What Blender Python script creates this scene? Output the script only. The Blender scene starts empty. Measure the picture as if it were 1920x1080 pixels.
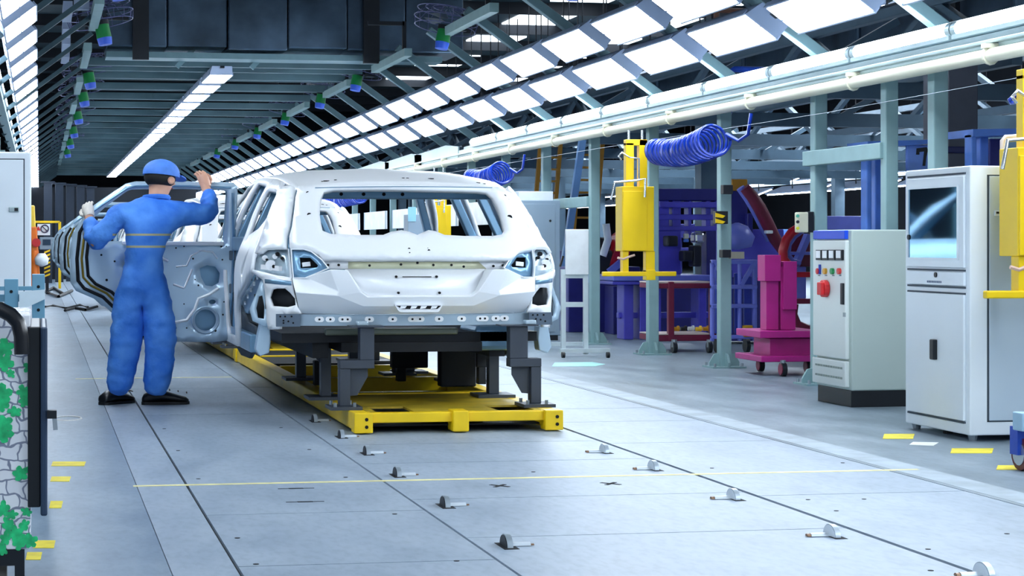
import bpy, bmesh, math, random
from mathutils import Vector, Matrix, noise
from mathutils.geometry import delaunay_2d_cdt

random.seed(7)
SC = bpy.context.scene
COL = SC.collection
# ---------------------------------------------------------------- camera (shift lens, level, yawed ten degrees to the right)
FPX, TANY, PPX, PPY, EYE = 3700.0, 0.1762, 74 + 3700 * 0.1762, 457.0, 1.14
YAW = math.atan(TANY); SN, CS = math.sin(YAW), math.cos(YAW)
cam_d = bpy.data.cameras.new('camera'); cam = bpy.data.objects.new('camera', cam_d); COL.objects.link(cam)
cam.location = (0, 0, EYE); cam.rotation_euler = (math.pi / 2, 0, -YAW)
cam_d.sensor_width = 36; cam_d.lens = 36 * FPX / 1920
cam_d.shift_x = (960 - PPX) / 1920; cam_d.shift_y = -(540 - PPY) / 1920
cam_d.clip_start = 0.1; cam_d.clip_end = 300
SC.camera = cam
# ---------------------------------------------------------------- world: cool even ambient fill, added; it reaches in where the hall is open
w = bpy.data.worlds.new('world'); SC.world = w; w.use_nodes = True
w.node_tree.nodes['Background'].inputs[0].default_value = (0.72, 0.86, 1.0, 1)
w.node_tree.nodes['Background'].inputs[1].default_value = 0.2
SC.view_settings.view_transform = 'Standard'; SC.view_settings.look = 'None'
SC.view_settings.gamma = 1; SC.view_settings.use_curve_mapping = False
SC.view_settings.exposure = 1.2
LAMP = 9.0          # radiance of the fluorescent diffusers
# ---------------------------------------------------------------- helpers
def at(px, py, Y):
    a = (px - PPX) / FPX
    X = Y * (SN + a * CS) / (CS - a * SN); d = Y * CS + X * SN
    return Vector((X, Y, EYE - (py - PPY) * d / FPX))
def atx(px, py, X):
    a = (px - PPX) / FPX
    Y = X * (CS - a * SN) / (SN + a * CS); d = Y * CS + X * SN
    return Vector((X, Y, EYE - (py - PPY) * d / FPX))
def fl(px, py, z=0.0):
    d = FPX * (EYE - z) / (py - PPY); u = (px - PPX) / FPX * d
    return Vector((d * SN + u * CS, d * CS - u * SN, z))
def lin(h):
    h = h.lstrip('#'); r = []
    for i in (0, 2, 4):
        c = int(h[i:i + 2], 16) / 255
        r.append(c / 12.92 if c <= .04045 else ((c + .055) / 1.055) ** 2.4)
    return (r[0], r[1], r[2], 1)
MATS = {}
def mat(name, hexc, rough=.5, metal=0., var=.08, scale=6., bump=0., emit=0., spec=.5, stretch=None):
    """procedural principled material: noise varies the colour and roughness a little, optional fine relief"""
    if name in MATS: return MATS[name]
    m = bpy.data.materials.new(name); m.use_nodes = True; nt = m.node_tree; N = nt.nodes; L = nt.links
    b = N['Principled BSDF']; c = lin(hexc)
    b.inputs['Roughness'].default_value = rough; b.inputs['Metallic'].default_value = metal
    b.inputs['Specular IOR Level'].default_value = spec
    tc = N.new('ShaderNodeTexCoord'); nz = N.new('ShaderNodeTexNoise'); nz.inputs['Scale'].default_value = scale
    nz.inputs['Detail'].default_value = 5
    if stretch:
        mp = N.new('ShaderNodeMapping'); mp.inputs['Scale'].default_value = stretch
        L.new(tc.outputs['Object'], mp.inputs[0]); L.new(mp.outputs[0], nz.inputs[0])
    else: L.new(tc.outputs['Object'], nz.inputs[0])
    rp = N.new('ShaderNodeValToRGB')
    rp.color_ramp.elements[0].position = .3; rp.color_ramp.elements[1].position = .7
    rp.color_ramp.elements[0].color = tuple(max(0, x * (1 - var)) for x in c[:3]) + (1,)
    rp.color_ramp.elements[1].color = tuple(min(1, x * (1 + var)) for x in c[:3]) + (1,)
    L.new(nz.outputs[0], rp.inputs[0]); L.new(rp.outputs[0], b.inputs['Base Color'])
    if bump:
        bp = N.new('ShaderNodeBump'); bp.inputs['Strength'].default_value = bump; bp.inputs['Distance'].default_value = .01
        L.new(nz.outputs[0], bp.inputs['Height']); L.new(bp.outputs[0], b.inputs['Normal'])
    if emit:
        b.inputs['Emission Color'].default_value = c; b.inputs['Emission Strength'].default_value = emit
    MATS[name] = m; return m
ORI = {}
def setp(o, label=None, cat=None, group=None, kind=None):
    if label: o['label'] = label
    if cat: o['category'] = cat
    if group: o['group'] = group
    if kind: o['kind'] = kind
    return o
def thing(name, label, cat, loc=(0, 0, 0), group=None, kind=None):
    o = bpy.data.objects.new(name, None); COL.objects.link(o); o.location = loc; o.empty_display_size = .1
    ORI[o] = Vector(loc); return setp(o, label, cat, group, kind)
class MB:
    """collects shapes in world coordinates; build() makes ONE mesh object under its parent"""
    def __init__(s): s.v = []; s.f = []
    def add(s, vs, fs):
        k = len(s.v); s.v += [Vector(p) for p in vs]; s.f += [tuple(i + k for i in f) for f in fs]; return s
    def box(s, x0, x1, y0, y1, z0, z1):
        return s.add([(x0,y0,z0),(x1,y0,z0),(x1,y1,z0),(x0,y1,z0),(x0,y0,z1),(x1,y0,z1),(x1,y1,z1),(x0,y1,z1)],
                     [(0,3,2,1),(4,5,6,7),(0,1,5,4),(1,2,6,5),(2,3,7,6),(3,0,4,7)])
    def bar(s, p, q, a, b, up=(0, 0, 1)):
        p = Vector(p); q = Vector(q); t = (q - p).normalized(); u = Vector(up)
        if abs(t.dot(u)) > .98: u = Vector((0, 1, 0))
        r = t.cross(u).normalized(); u = r.cross(t)
        c = [(-a/2,-b/2),(a/2,-b/2),(a/2,b/2),(-a/2,b/2)]
        return s.add([p + r*i + u*j for i, j in c] + [q + r*i + u*j for i, j in c],
                     [(3,2,1,0),(4,5,6,7),(0,1,5,4),(1,2,6,5),(2,3,7,6),(3,0,4,7)])
    def cyl(s, p, q, r, n=12, r2=None):
        p = Vector(p); q = Vector(q); t = (q - p).normalized(); u = Vector((0, 0, 1)) if abs(t.z) < .9 else Vector((1, 0, 0))
        a = t.cross(u).normalized(); b = t.cross(a); r2 = r if r2 is None else r2
        vs = [p + (a*math.cos(2*math.pi*i/n) + b*math.sin(2*math.pi*i/n))*r for i in range(n)] + \
             [q + (a*math.cos(2*math.pi*i/n) + b*math.sin(2*math.pi*i/n))*r2 for i in range(n)]
        return s.add(vs, [tuple(range(n)), tuple(range(2*n-1, n-1, -1))] + [(i, n+i, n+(i+1) % n, (i+1) % n) for i in range(n)])
    def tube(s, pts, r, n=8, closed=False):
        pts = [Vector(p) for p in pts]; m = len(pts); vs = []; fs = []; prev = None
        for i in range(m):
            t = (pts[(i+1) % m] - pts[i-1]) if closed else (pts[min(i+1, m-1)] - pts[max(i-1, 0)])
            t.normalize()
            if prev is None:
                u = Vector((0, 0, 1)) if abs(t.z) < .9 else Vector((1, 0, 0)); a = t.cross(u).normalized()
            else:
                a = prev - t * prev.dot(t); a.normalize()
            prev = a; b = t.cross(a)
            rr = r[i] if isinstance(r, (list, tuple)) else r
            vs += [pts[i] + (a*math.cos(2*math.pi*k/n) + b*math.sin(2*math.pi*k/n))*rr for k in range(n)]
        for i in range(m if closed else m - 1):
            j = (i + 1) % m
            fs += [(i*n+k, i*n+(k+1) % n, j*n+(k+1) % n, j*n+k) for k in range(n)]
        if not closed: fs += [tuple(range(n-1, -1, -1)), tuple(range((m-1)*n, m*n))]
        return s.add(vs, fs)
    def prism(s, poly, vec):
        n = len(poly); vec = Vector(vec); p = [Vector(q) for q in poly]
        return s.add(p + [q + vec for q in p], [tuple(range(n-1, -1, -1)), tuple(range(n, 2*n))] + [(i, (i+1) % n, n+(i+1) % n, n+i) for i in range(n)])
    def lathe(s, prof, o, axis=(0, 0, 1), n=16):
        o = Vector(o); t = Vector(axis).normalized(); u = Vector((0, 0, 1)) if abs(t.z) < .9 else Vector((1, 0, 0))
        a = t.cross(u).normalized(); b = t.cross(a); m = len(prof)
        vs = [o + t*h + (a*math.cos(2*math.pi*k/n) + b*math.sin(2*math.pi*k/n))*max(r, 1e-4) for r, h in prof for k in range(n)]
        fs = [(i*n+k, i*n+(k+1) % n, (i+1)*n+(k+1) % n, (i+1)*n+k) for i in range(m-1) for k in range(n)]
        return s.add(vs, fs + [tuple(range(n-1, -1, -1)), tuple(range((m-1)*n, m*n))])
    def build(s, name, m, parent=None, smooth=0, bevel=0., solid=0., off=0.):
        o0 = ORI.get(parent, Vector((0, 0, 0))) if parent else Vector((0, 0, 0))
        me = bpy.data.meshes.new(name)
        if parent is None and s.v:
            lo = Vector([min(p[i] for p in s.v) for i in range(3)]); hi = Vector([max(p[i] for p in s.v) for i in range(3)])
            o0 = Vector(((lo.x+hi.x)/2, (lo.y+hi.y)/2, lo.z))
        me.from_pydata([tuple(p - o0) for p in s.v], [], s.f); me.update()
        bm = bmesh.new(); bm.from_mesh(me); bmesh.ops.recalc_face_normals(bm, faces=bm.faces); bm.to_mesh(me); bm.free()
        me.materials.append(m)
        o = bpy.data.objects.new(name, me); COL.objects.link(o)
        if parent: o.parent = parent
        else: o.location = o0
        ORI[o] = o0
        if smooth:
            me.shade_smooth(); me.set_sharp_from_angle(angle=math.radians(smooth))
        if solid:
            md = o.modifiers.new('thickness', 'SOLIDIFY'); md.thickness = solid; md.offset = off
        if bevel:
            md = o.modifiers.new('bevel', 'BEVEL'); md.width = bevel; md.segments = 2; md.limit_method = 'ANGLE'; md.angle_limit = .6
        return o
def box(name, m, parent, x0, x1, y0, y1, z0, z1, bevel=0.):
    return MB().box(x0, x1, y0, y1, z0, z1).build(name, m, parent, bevel=bevel)
def copy_tree(o, delta, parent=None, label=None):
    c = o.copy(); COL.objects.link(c)
    if parent: c.parent = parent
    else:
        c.location = o.location + Vector(delta)
        if label: c['label'] = label
    ORI[c] = ORI.get(o, Vector()) + Vector(delta)
    for ch in list(o.children): copy_tree(ch, delta, c)
    return c
_U = ['','-first','-second','-third','-fourth','-fifth','-sixth','-seventh','-eighth','-ninth']
ORD = ['first','second','third','fourth','fifth','sixth','seventh','eighth','ninth','tenth','eleventh','twelfth','thirteenth','fourteenth','fifteenth','sixteenth','seventeenth','eighteenth','nineteenth'] + [('twent','thirt','fort')[t] + ('ieth' if not u else 'y' + _U[u]) for t in range(3) for u in range(10)]
def inside(p, poly):
    x, y = p; r = False; j = len(poly) - 1
    for i in range(len(poly)):
        a, b = poly[i], poly[j]
        if (a[1] > y) != (b[1] > y) and x < (b[0]-a[0])*(y-a[1])/(b[1]-a[1]) + a[0]: r = not r
        j = i
    return r
def dense(poly, step):
    out = []
    for i in range(len(poly)):
        a, b = Vector(poly[i]), Vector(poly[(i+1) % len(poly)]); k = max(1, int(math.ceil((b-a).length/step)))
        out += [tuple(a + (b-a)*(t/k)) for t in range(k)]
    return out
def rounded(poly, r, n=4):
    """cut each corner of a 2D outline into an arc"""
    out = []; m = len(poly)
    for i in range(m):
        p, a, b = Vector(poly[i]), Vector(poly[i-1]), Vector(poly[(i+1) % m])
        da, db = a - p, b - p; k = min(r, da.length*.45, db.length*.45)
        s, e = p + da.normalized()*k, p + db.normalized()*k
        for t in range(n + 1):
            q = t / n; out.append(tuple(s*(1-q)**2 + p*2*q*(1-q) + e*q*q))
    return out
def circ(c, r, n=16, ry=None):
    ry = ry or r
    return [(c[0] + r*math.cos(2*math.pi*i/n), c[1] + ry*math.sin(2*math.pi*i/n)) for i in range(n)]
def panel(name, outline, holes, fn, step, m, parent, solid=.03, off=0., smooth=40):
    """sheet with real openings: 2D outline and holes, triangulated and laid on the surface fn(u, v) -> (x, y, z)"""
    loops = [dense(outline, step)] + [dense(h, step) for h in holes]
    pts = []; edges = []
    for lp_ in loops:
        k = len(pts); pts += [Vector(p) for p in lp_]; edges += [(k+i, k+(i+1) % len(lp_)) for i in range(len(lp_))]
    nb = len(pts)
    us = [p[0] for p in loops[0]]; vs = [p[1] for p in loops[0]]
    u = min(us) + step*.5
    row = 0
    while u < max(us):
        v = min(vs) + step*(.5 if row % 2 else .9)
        while v < max(vs):
            q = (u, v)
            if inside(q, loops[0]) and not any(inside(q, h) for h in loops[1:]):
                if all((q[0]-p[0])**2 + (q[1]-p[1])**2 > (step*.45)**2 for p in pts[:nb]): pts.append(Vector(q))
            v += step
        u += step; row += 1
    V, E_, Fc, *_ = delaunay_2d_cdt(pts, edges, [], 0, 1e-6)
    fs = []
    for f in Fc:
        c = (sum(V[i][0] for i in f)/len(f), sum(V[i][1] for i in f)/len(f))
        if inside(c, loops[0]) and not any(inside(c, h) for h in loops[1:]): fs.append(tuple(f))
    mb = MB(); mb.add([fn(p[0], p[1]) for p in V], fs)
    return mb.build(name, m, parent, smooth=smooth, solid=solid, off=off)
# ================================================================ materials of the setting
def floor_mat(name, c0, c1, c2, rough):
    m = bpy.data.materials.new(name); m.use_nodes = True; nt = m.node_tree; N = nt.nodes; L = nt.links; b = N['Principled BSDF']
    tc = N.new('ShaderNodeTexCoord'); geo = N.new('ShaderNodeNewGeometry')
    mp = N.new('ShaderNodeMapping'); mp.inputs['Scale'].default_value = (1.4, .5, 1); L.new(geo.outputs['Position'], mp.inputs[0])
    n1 = N.new('ShaderNodeTexNoise'); n1.inputs['Scale'].default_value = 2.6; n1.inputs['Detail'].default_value = 8; n1.inputs['Roughness'].default_value = .62
    L.new(mp.outputs[0], n1.inputs[0])
    n2 = N.new('ShaderNodeTexNoise'); n2.inputs['Scale'].default_value = 22; n2.inputs['Detail'].default_value = 6; L.new(mp.outputs[0], n2.inputs[0])
    rp = N.new('ShaderNodeValToRGB'); e = rp.color_ramp.elements
    e[0].position = .28; e[0].color = lin(c0); e[1].position = .5; e[1].color = lin(c1); k = e.new(.72); k.color = lin(c2)
    L.new(n1.outputs[0], rp.inputs[0])
    mx = N.new('ShaderNodeMix'); mx.data_type = 'RGBA'; mx.blend_type = 'MULTIPLY'; mx.inputs[0].default_value = .35
    L.new(rp.outputs[0], mx.inputs[6]); r2 = N.new('ShaderNodeValToRGB'); r2.color_ramp.elements[0].position = .3; r2.color_ramp.elements[0].color = (.55, .58, .62, 1); r2.color_ramp.elements[1].position = .55
    L.new(n2.outputs[0], r2.inputs[0]); L.new(r2.outputs[0], mx.inputs[7]); L.new(mx.outputs[2], b.inputs['Base Color'])
    mr = N.new('ShaderNodeMapRange'); mr.inputs[3].default_value = rough - .1; mr.inputs[4].default_value = rough + .14; L.new(n1.outputs[0], mr.inputs[0]); L.new(mr.outputs[0], b.inputs['Roughness'])
    bp = N.new('ShaderNodeBump'); bp.inputs['Strength'].default_value = .12; bp.inputs['Distance'].default_value = .004; L.new(n2.outputs[0], bp.inputs['Height']); L.new(bp.outputs[0], b.inputs['Normal'])
    MATS[name] = m; return m
M_AISLE = floor_mat('sealed_concrete', '#61758a', '#778b9e', '#8fa1b0', .4)
M_PLATE = floor_mat('painted_floor_plate', '#8494a5', '#97a6b6', '#a4b2c0', .42)
M_APRON = floor_mat('worn_concrete', '#5f6e79', '#788894', '#909ea9', .38)
M_JOINT = mat('joint_black', '#10151c', .9)
M_YLINE = mat('floor_line_yellow', '#efe3a0', .6, var=.2, scale=14)
M_YMARK = mat('floor_mark_yellow', '#f2da28', .6, var=.2, scale=10)
M_TEAL = mat('grey_green_paint', '#86a6a9', .45, .0, .07)
M_TEALD = mat('galvanised_beam', '#6f8f98', .42, .35, .1)
M_BEAM = mat('ceiling_beam_paint', '#4f6c76', .5, .2, .25, 1.2)
M_RAFD = mat('shaded_rafter', '#3d5660', .5, .2, .15)  # left rafters: darker copy of the rafter colour, their dimness put in
M_RAIL = mat('aluminium_channel', '#b9cdd2', .3, .45, .05)
M_CREAM = mat('cream_conduit', '#dedcc6', .4, 0, .03)
M_DARKM = mat('dark_steel', '#1b2028', .5, .3)
M_HOUS = mat('fixture_housing', '#8d9db8', .4, .3, .04)
M_LAMP = mat('fluorescent_diffuser', '#e9f4ff', .4, emit=LAMP, var=.01)
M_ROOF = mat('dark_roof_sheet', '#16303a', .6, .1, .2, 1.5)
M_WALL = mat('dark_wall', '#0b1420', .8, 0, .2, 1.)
M_FOIL = mat('duct_foil', '#46596c', .3, .6, .5, 1.6, .9)
M_BOLT = mat('bolt_steel', '#9aa4ad', .35, .8)
# ================================================================ floor: base with slabs and plates, joints are real gaps
floor = setp(box('floor', M_JOINT, None, -8, 30, -10, 92, -.10, -.014), kind='structure')
def slabs(name, m, x0, x1, ys, gap=.004):
    for a, b in zip(ys, ys[1:]):
        box(name, m, floor, x0, x1, a + gap/2, b - gap/2, -.06, 0)
far = [13.2 + 2.4*i for i in range(8)] + [36, 46, 60, 92]
slabs('concrete_slab', M_AISLE, -8, .449, [-10, 92])
slabs('concrete_slab', M_PLATE, .4525, .6785, [-10, 92])
slabs('floor_plate', M_PLATE, .6915, 1.6195, [-10, 4.6, 6.95, 8.29] + far, .011)
slabs('floor_plate', M_PLATE, 1.6315, 3.180, [-10, 4.6, 6.2, 7.478, 8.636, 10.083, 11.045] + far, .010)
slabs('floor_plate', M_PLATE, 3.206, 4.198, [-10, 5.2, 8.5, 10.875, 12.211] + far, .010)
slabs('concrete_slab', M_APRON, 4.206, 30, [-10, 92])
for k, (y0, x0, x1) in enumerate([(9.345, .434, 4.369), (16.85, .3, 1.62)]):
    box('line_marking', M_YLINE, floor, x0, x1, y0-.02, y0+.02, -.002, .0015)
rng = random.Random(3)
def patch(pts, m, name='floor_mark'):
    MB().prism([(p.x, p.y, -.001) for p in pts], (0, 0, .003)).build(name, m, floor)
for (xa, ya, xb, yb) in [(96, 866, 158, 874), (94, 894, 130, 903), (92, 940, 115, 953), (62, 1014, 101, 1028), (48, 1036, 76, 1050), (1655, 814, 1712, 823), (1782, 841, 1860, 850), (1868, 873, 1920, 881)]:
    patch([fl(xa, yb), fl(xb, yb), fl(xb+3, ya), fl(xa+3, ya)], M_YMARK)
patch([fl(1035, 687), fl(1115, 687), fl(1135, 683), fl(1110, 679), fl(1040, 680)], mat('floor_mark_teal', '#9fd8d4', .6))
patch([fl(1705, 834), fl(1750, 836), fl(1760, 830), fl(1712, 829)], mat('floor_mark_white', '#e6e7e2', .6))
c = fl(128, 785)
MB().tube([c + Vector((.085*math.cos(t*.3142), .16*math.sin(t*.3142), 0)) for t in range(20)], .007, 5, True).build('floor_mark', MATS['floor_mark_white'], floor)
MB().prism([(4.24, -10, -.001), (4.43, -10, -.001), (4.43, 60, -.001), (4.24, 60, -.001)], (0, 0, .002)).build('floor_mark', mat('pale_grout_band', '#98a6b1', .5, 0, .2, 5), floor)
# small slots, bolt heads and pits on the plates
sl = MB()
for (px, py, wx) in [(555, 916, .17), (572, 941, .17)]:
    p = fl(px, py); sl.box(p.x-wx/2, p.x+wx/2, p.y-.006, p.y+.006, -.001, .0012); sl.box(p.x-wx/5, p.x+wx/5, p.y-.014, p.y+.014, -.001, .0012)
for (px, py) in [(937, 911), (1145, 907)]:
    p = fl(px, py)
    for s_ in (-1, 1): sl.bar(p + Vector((-.035, -.045*s_, 0)), p + Vector((.035, .045*s_, 0)), .02, .003)
for (px, py) in [(334,845),(580,843),(648,895),(308,804),(527,802),(372,898),(480,1058),(445,1009),(856,1052),(740,964),(1335,878),(1580,868),(1515,937),(1568,958),(1888,1001),(1740,1030),(1745,1070),(1000,885),(1620,936)]:
    p = fl(px, py); sl.cyl(p + Vector((0, 0, -.001)), p + Vector((0, 0, .0015)), .011, 8)
sl.build('bolt_pit', M_JOINT, floor)['kind'] = 'stuff'
# ================================================================ roof and walls of the hall
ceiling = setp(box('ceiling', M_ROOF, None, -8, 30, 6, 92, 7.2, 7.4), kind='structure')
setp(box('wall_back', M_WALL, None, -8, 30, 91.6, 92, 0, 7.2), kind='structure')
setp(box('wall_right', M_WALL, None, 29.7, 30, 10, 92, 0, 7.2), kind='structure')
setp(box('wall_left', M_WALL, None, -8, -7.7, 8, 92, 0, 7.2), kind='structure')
for i in range(16):   # roof purlins and skylight strips over the neighbouring bays
    y = 16 + i*4.6
    box('roof_purlin', M_DARKM, ceiling, -8, 29.7, y, y+.12, 6.9, 7.2)
M_SKY = mat('skylight_sheet', '#e8f4ff', .5, emit=2.2)
for x in (9.0, 12.5, 16.0):
    for i in range(9):
        box('skylight_panel', M_SKY, ceiling, x, x+1.5, 20+i*6, 23.6+i*6, 7.16, 7.22)
# ================================================================ booth frame over the line
frame = thing('booth_frame', 'grey-green steel frame of columns, rafters and beams over the line', None, (0, 0, 0), kind='structure')
KX, KZ, LX, LZ = 4.72, 3.60, 6.10, 2.63           # knee and eaves on the right
KL, EL = 0.62, -0.55                              # the same on the left
COLY = [10.86, 12.97, 15.12] + [17.36 + 2.16*i for i in range(0, 26)]
def column(x, y, wd=.108, top=2.42, base=True):
    o = box('column', M_TEAL, frame, x-wd/2, x+wd/2, y-wd/2, y+wd/2, 0, top, .008)
    if base:
        MB().box(x-.16, x+.16, y-.15, y+.15, 0, .015).build('base_plate', M_TEAL, o)
        for dx, dy in ((1, 0), (-1, 0), (0, -1)):
            p = Vector((x + dx*wd/2, y + dy*wd/2, .015)); e = Vector((dx*.09, dy*.085, 0)); side = Vector((dy, dx, 0))*.012
            MB().prism([p - side, p + e - side, p + e + Vector((0, 0, .035)) - side, p + e*.5 + Vector((0, 0, .11)) - side, p + Vector((0, 0, .12)) - side], side*2).build('gusset', M_TEAL, o)
        for dx in (-.13, .13):
            for dy in (-.12, .12): MB().cyl((x+dx, y+dy, .015), (x+dx, y+dy, .045), .012, 6).build('anchor_bolt', M_BOLT, o)
    return o
for i, y in enumerate(COLY):
    if y < 74: column(6.21, y, base=y < 24)
column(6.2, 13.75, .1, 2.42)
for y0, y1, z in [(13.75, 15.26, 1.83), (21.7, 23.86, 1.62)]:
    MB().bar((6.17, y0, z), (6.17, y1, z), .09, .12).build('girt', M_TEAL, frame, bevel=.006)
for i, y in enumerate([8.74 + 2.16*k for k in range(31)]):
    MB().bar((LX+.30, y, LZ-.04), (KX, y, KZ+.17), .09, .11, (0, 1, 0)).build('rafter', M_TEALD, frame, bevel=.006)
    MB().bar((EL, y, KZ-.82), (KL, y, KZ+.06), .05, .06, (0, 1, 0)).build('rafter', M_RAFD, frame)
    if y > 27.5:
        MB().box(KL, KX, y-.06, y+.06, 3.66, 3.77).build('ceiling_beam', M_BEAM, frame)
        MB().box(KL, KX, y+.95, y+1.0, 3.72, 3.76).build('ceiling_beam', M_BEAM, frame)
MB().box(KL, KX, 28.9, 29.0, 3.655, 3.77).build('ceiling_beam', M_BEAM, frame)
for xk, off in ((KX, 0), (KL, 0)):
    for k in range(9):
        y = 20.2 + 4.9*k
        MB().bar((xk-.02, y, KZ+.02), (xk-.02, y+2.6, KZ+.02), .1, .1).build('knee_purlin', M_TEAL, frame)
        hx = MB().bar((xk-.02, y+.3, KZ), (xk-.02, y+.3, KZ+.45), .05, .05); hx.bar((xk-.02, y+.3, KZ+.42), (xk-.5 if xk > 2 else xk+.5, y+.3, KZ+.42), .05, .05)
        hx.build('hanger', M_DARKM, frame)
# eaves rail on the right: aluminium channel, cream conduit with clips
rail = MB(); rail.box(6.03, 6.19, -4, 34, 2.40, 2.50); rail.box(5.985, 6.03, -4, 34, 2.425, 2.45); rail.box(6.06, 6.16, -4, 28, 2.50, 2.545)
rail.build('eaves_rail', M_RAIL, frame, bevel=.006)
MB().box(6.08, 6.18, 34, 75, 2.40, 2.5).build('eaves_rail', M_TEAL, frame)
for k, y in enumerate((28.2, 31.0, 34.0)):
    MB().prism([(6.02, y, 2.40), (6.02, y+3.4, 2.40), (6.02, y+3.4, 2.58), (6.02, y+.9, 2.62), (6.02, y, 2.56)], (.02, 0, 0)).build('cover_plate', M_RAIL, frame)
MB().cyl((5.99, -4, 2.345), (5.99, 75, 2.345), .045, 14).build('conduit', M_CREAM, frame, smooth=40)
for k in range(22):
    y = 9.6 + 2.16*k
    cl = MB(); cl.tube([(5.99 + .053*math.cos(t*.52), y, 2.345 + .053*math.sin(t*.52)) for t in range(12)], .012, 5, True); cl.box(5.94, 6.05, y-.03, y+.03, 2.39, 2.42)
    cl.build('conduit_clip', M_CREAM, frame)
MB().box(-.53, -.42, -4, 80, 2.80, 2.88).build('eaves_rail', M_RAIL, frame)
for y in [14 + 4.32*i for i in range(12)]: MB().box(-.70, -.60, y, y+.1, 0, 2.8).build('column', M_TEAL, frame)
# ================================================================ light fixtures
def fixture_mesh(L=1.44, W=.33):
    """twin-tube reflector fixture, origin in the middle of the lit face, face towards -Z; returns part meshes"""
    g = thing('panel_light', 'x', 'light', (0, 0, 0))
    h = MB(); a, b, e = L/2, W/2, .17; q = b*.86
    # housing: shallow tray with a long sloped end towards the viewer
    h.add([(-q,-a-e,.10),(q,-a-e,.10),(q,a+.05,.10),(-q,a+.05,.10),(-b,-a,-.012),(b,-a,-.012),(b,a,-.012),(-b,a,-.012)],
          [(3,2,1,0),(0,1,5,4),(1,2,6,5),(2,3,7,6),(3,0,4,7),(4,5,6,7)])
    h.box(-b-.012, -b, -a, a, -.02, .03).box(b, b+.012, -a, a, -.02, .03)
    h.build('housing', M_HOUS, g)
    for s in (-1, 1):
        MB().box(s*W*.245-W*.222, s*W*.245+W*.222, -a+.02, a-.02, -.018, -.010).build('diffuser', M_LAMP, g)
    MB().box(-.03, .03, -a-e-.05, -a-e+.05, .07, .10).build('clip', M_DARKM, g)
    return g
proto = fixture_mesh()
def put(y, x, z, ang, label, group, name='panel_light'):
    c = proto.copy(); COL.objects.link(c); c.name = name
    for ch in proto.children:
        k = ch.copy(); COL.objects.link(k); k.parent = c
    c.location = (x, y, z); c.rotation_euler = (0, ang, 0); c['label'] = label; c['group'] = group
    return c
SL = math.atan2(KZ - LZ + .02, LX - KX)      # slope of the rafters
def row(x, zc, ang, y0, n, pitch, nm, group):
    n_b = 0
    for i in range(n):
        y = y0 + pitch*i
        if y < 8: lab = 'panel light of the %s, %s behind the viewer' % (nm, ORD[n_b]); n_b += 1
        else:
            j = int(round((y - first[nm]) / pitch))
            lab = '%s panel light from the near end, %s' % (ORD[j], nm)
        o_ = put(y, x, zc, ang, lab, group)
        if x < 0: o_.scale.y = .80
first = {'upper slanted row on the right': 9.9, 'lower slanted row on the right': 10.05, 'slanted row along the left edge': 9.9, 'flat row under the ceiling': 28.95}
OFF = .08
def on_rafter(x): return KZ + .06 - (x - KX)*math.tan(SL) - OFF/math.cos(SL)
row(5.30, on_rafter(5.30), SL, 9.9-1.88*5, 42, 1.88, 'upper slanted row on the right', 'upper slanted light row')
row(5.67, on_rafter(5.67), SL, 10.05-1.88*5, 42, 1.88, 'lower slanted row on the right', 'lower slanted light row')
row(-.17, 3.05, -.66, 9.9-1.88*5, 42, 1.88, 'slanted row along the left edge', 'left slanted light row')
row(2.56, 3.568, 0, 28.95, 23, 1.93, 'flat row under the ceiling', 'centre ceiling light row')
for ch in list(proto.children): bpy.data.objects.remove(ch)
bpy.data.objects.remove(proto)
# continuous tube fittings on the eaves rails
def tube_lights(x, z, y0, n, pitch, side, nm, grp):
    p = None
    for i in range(n):
        y = y0 + pitch*i
        if y < 9.8: lab = 'tube light of the %s behind or beside the viewer, %s' % (nm, ORD[i])
        else: lab = '%s long tube light from the near end of the %s' % (ORD[int((y - 9.8)//pitch)], nm)
        if p is None:
            p = thing('tube_light', lab, 'light', (x, y, z), grp)
            MB().cyl((x, y+.07, z+.05), (x, y+pitch-.07, z+.05), .055, 14).build('diffuser', M_LAMP, p, smooth=40)
            for a in (y+.01, y+pitch-.075): MB().cyl((x, a, z+.05), (x, a+.065, z+.05), .058, 14).build('end_cap', M_RAIL, p, smooth=40)
            box('tray', M_RAIL, p, x-.05, x+.05, y+.02, y+pitch-.02, z-.02, z+.01)
        else: copy_tree(p, (0, pitch*i, 0), None, lab)
tube_lights(6.03, 2.52, 12.31-1.66*5, 14, 1.66, 1, 'right eaves rail', 'right eaves tube lights')
tube_lights(-.46, 2.90, 12.31-1.66*5, 33, 1.66, -1, 'left eaves rail', 'left eaves tube lights')
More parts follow.
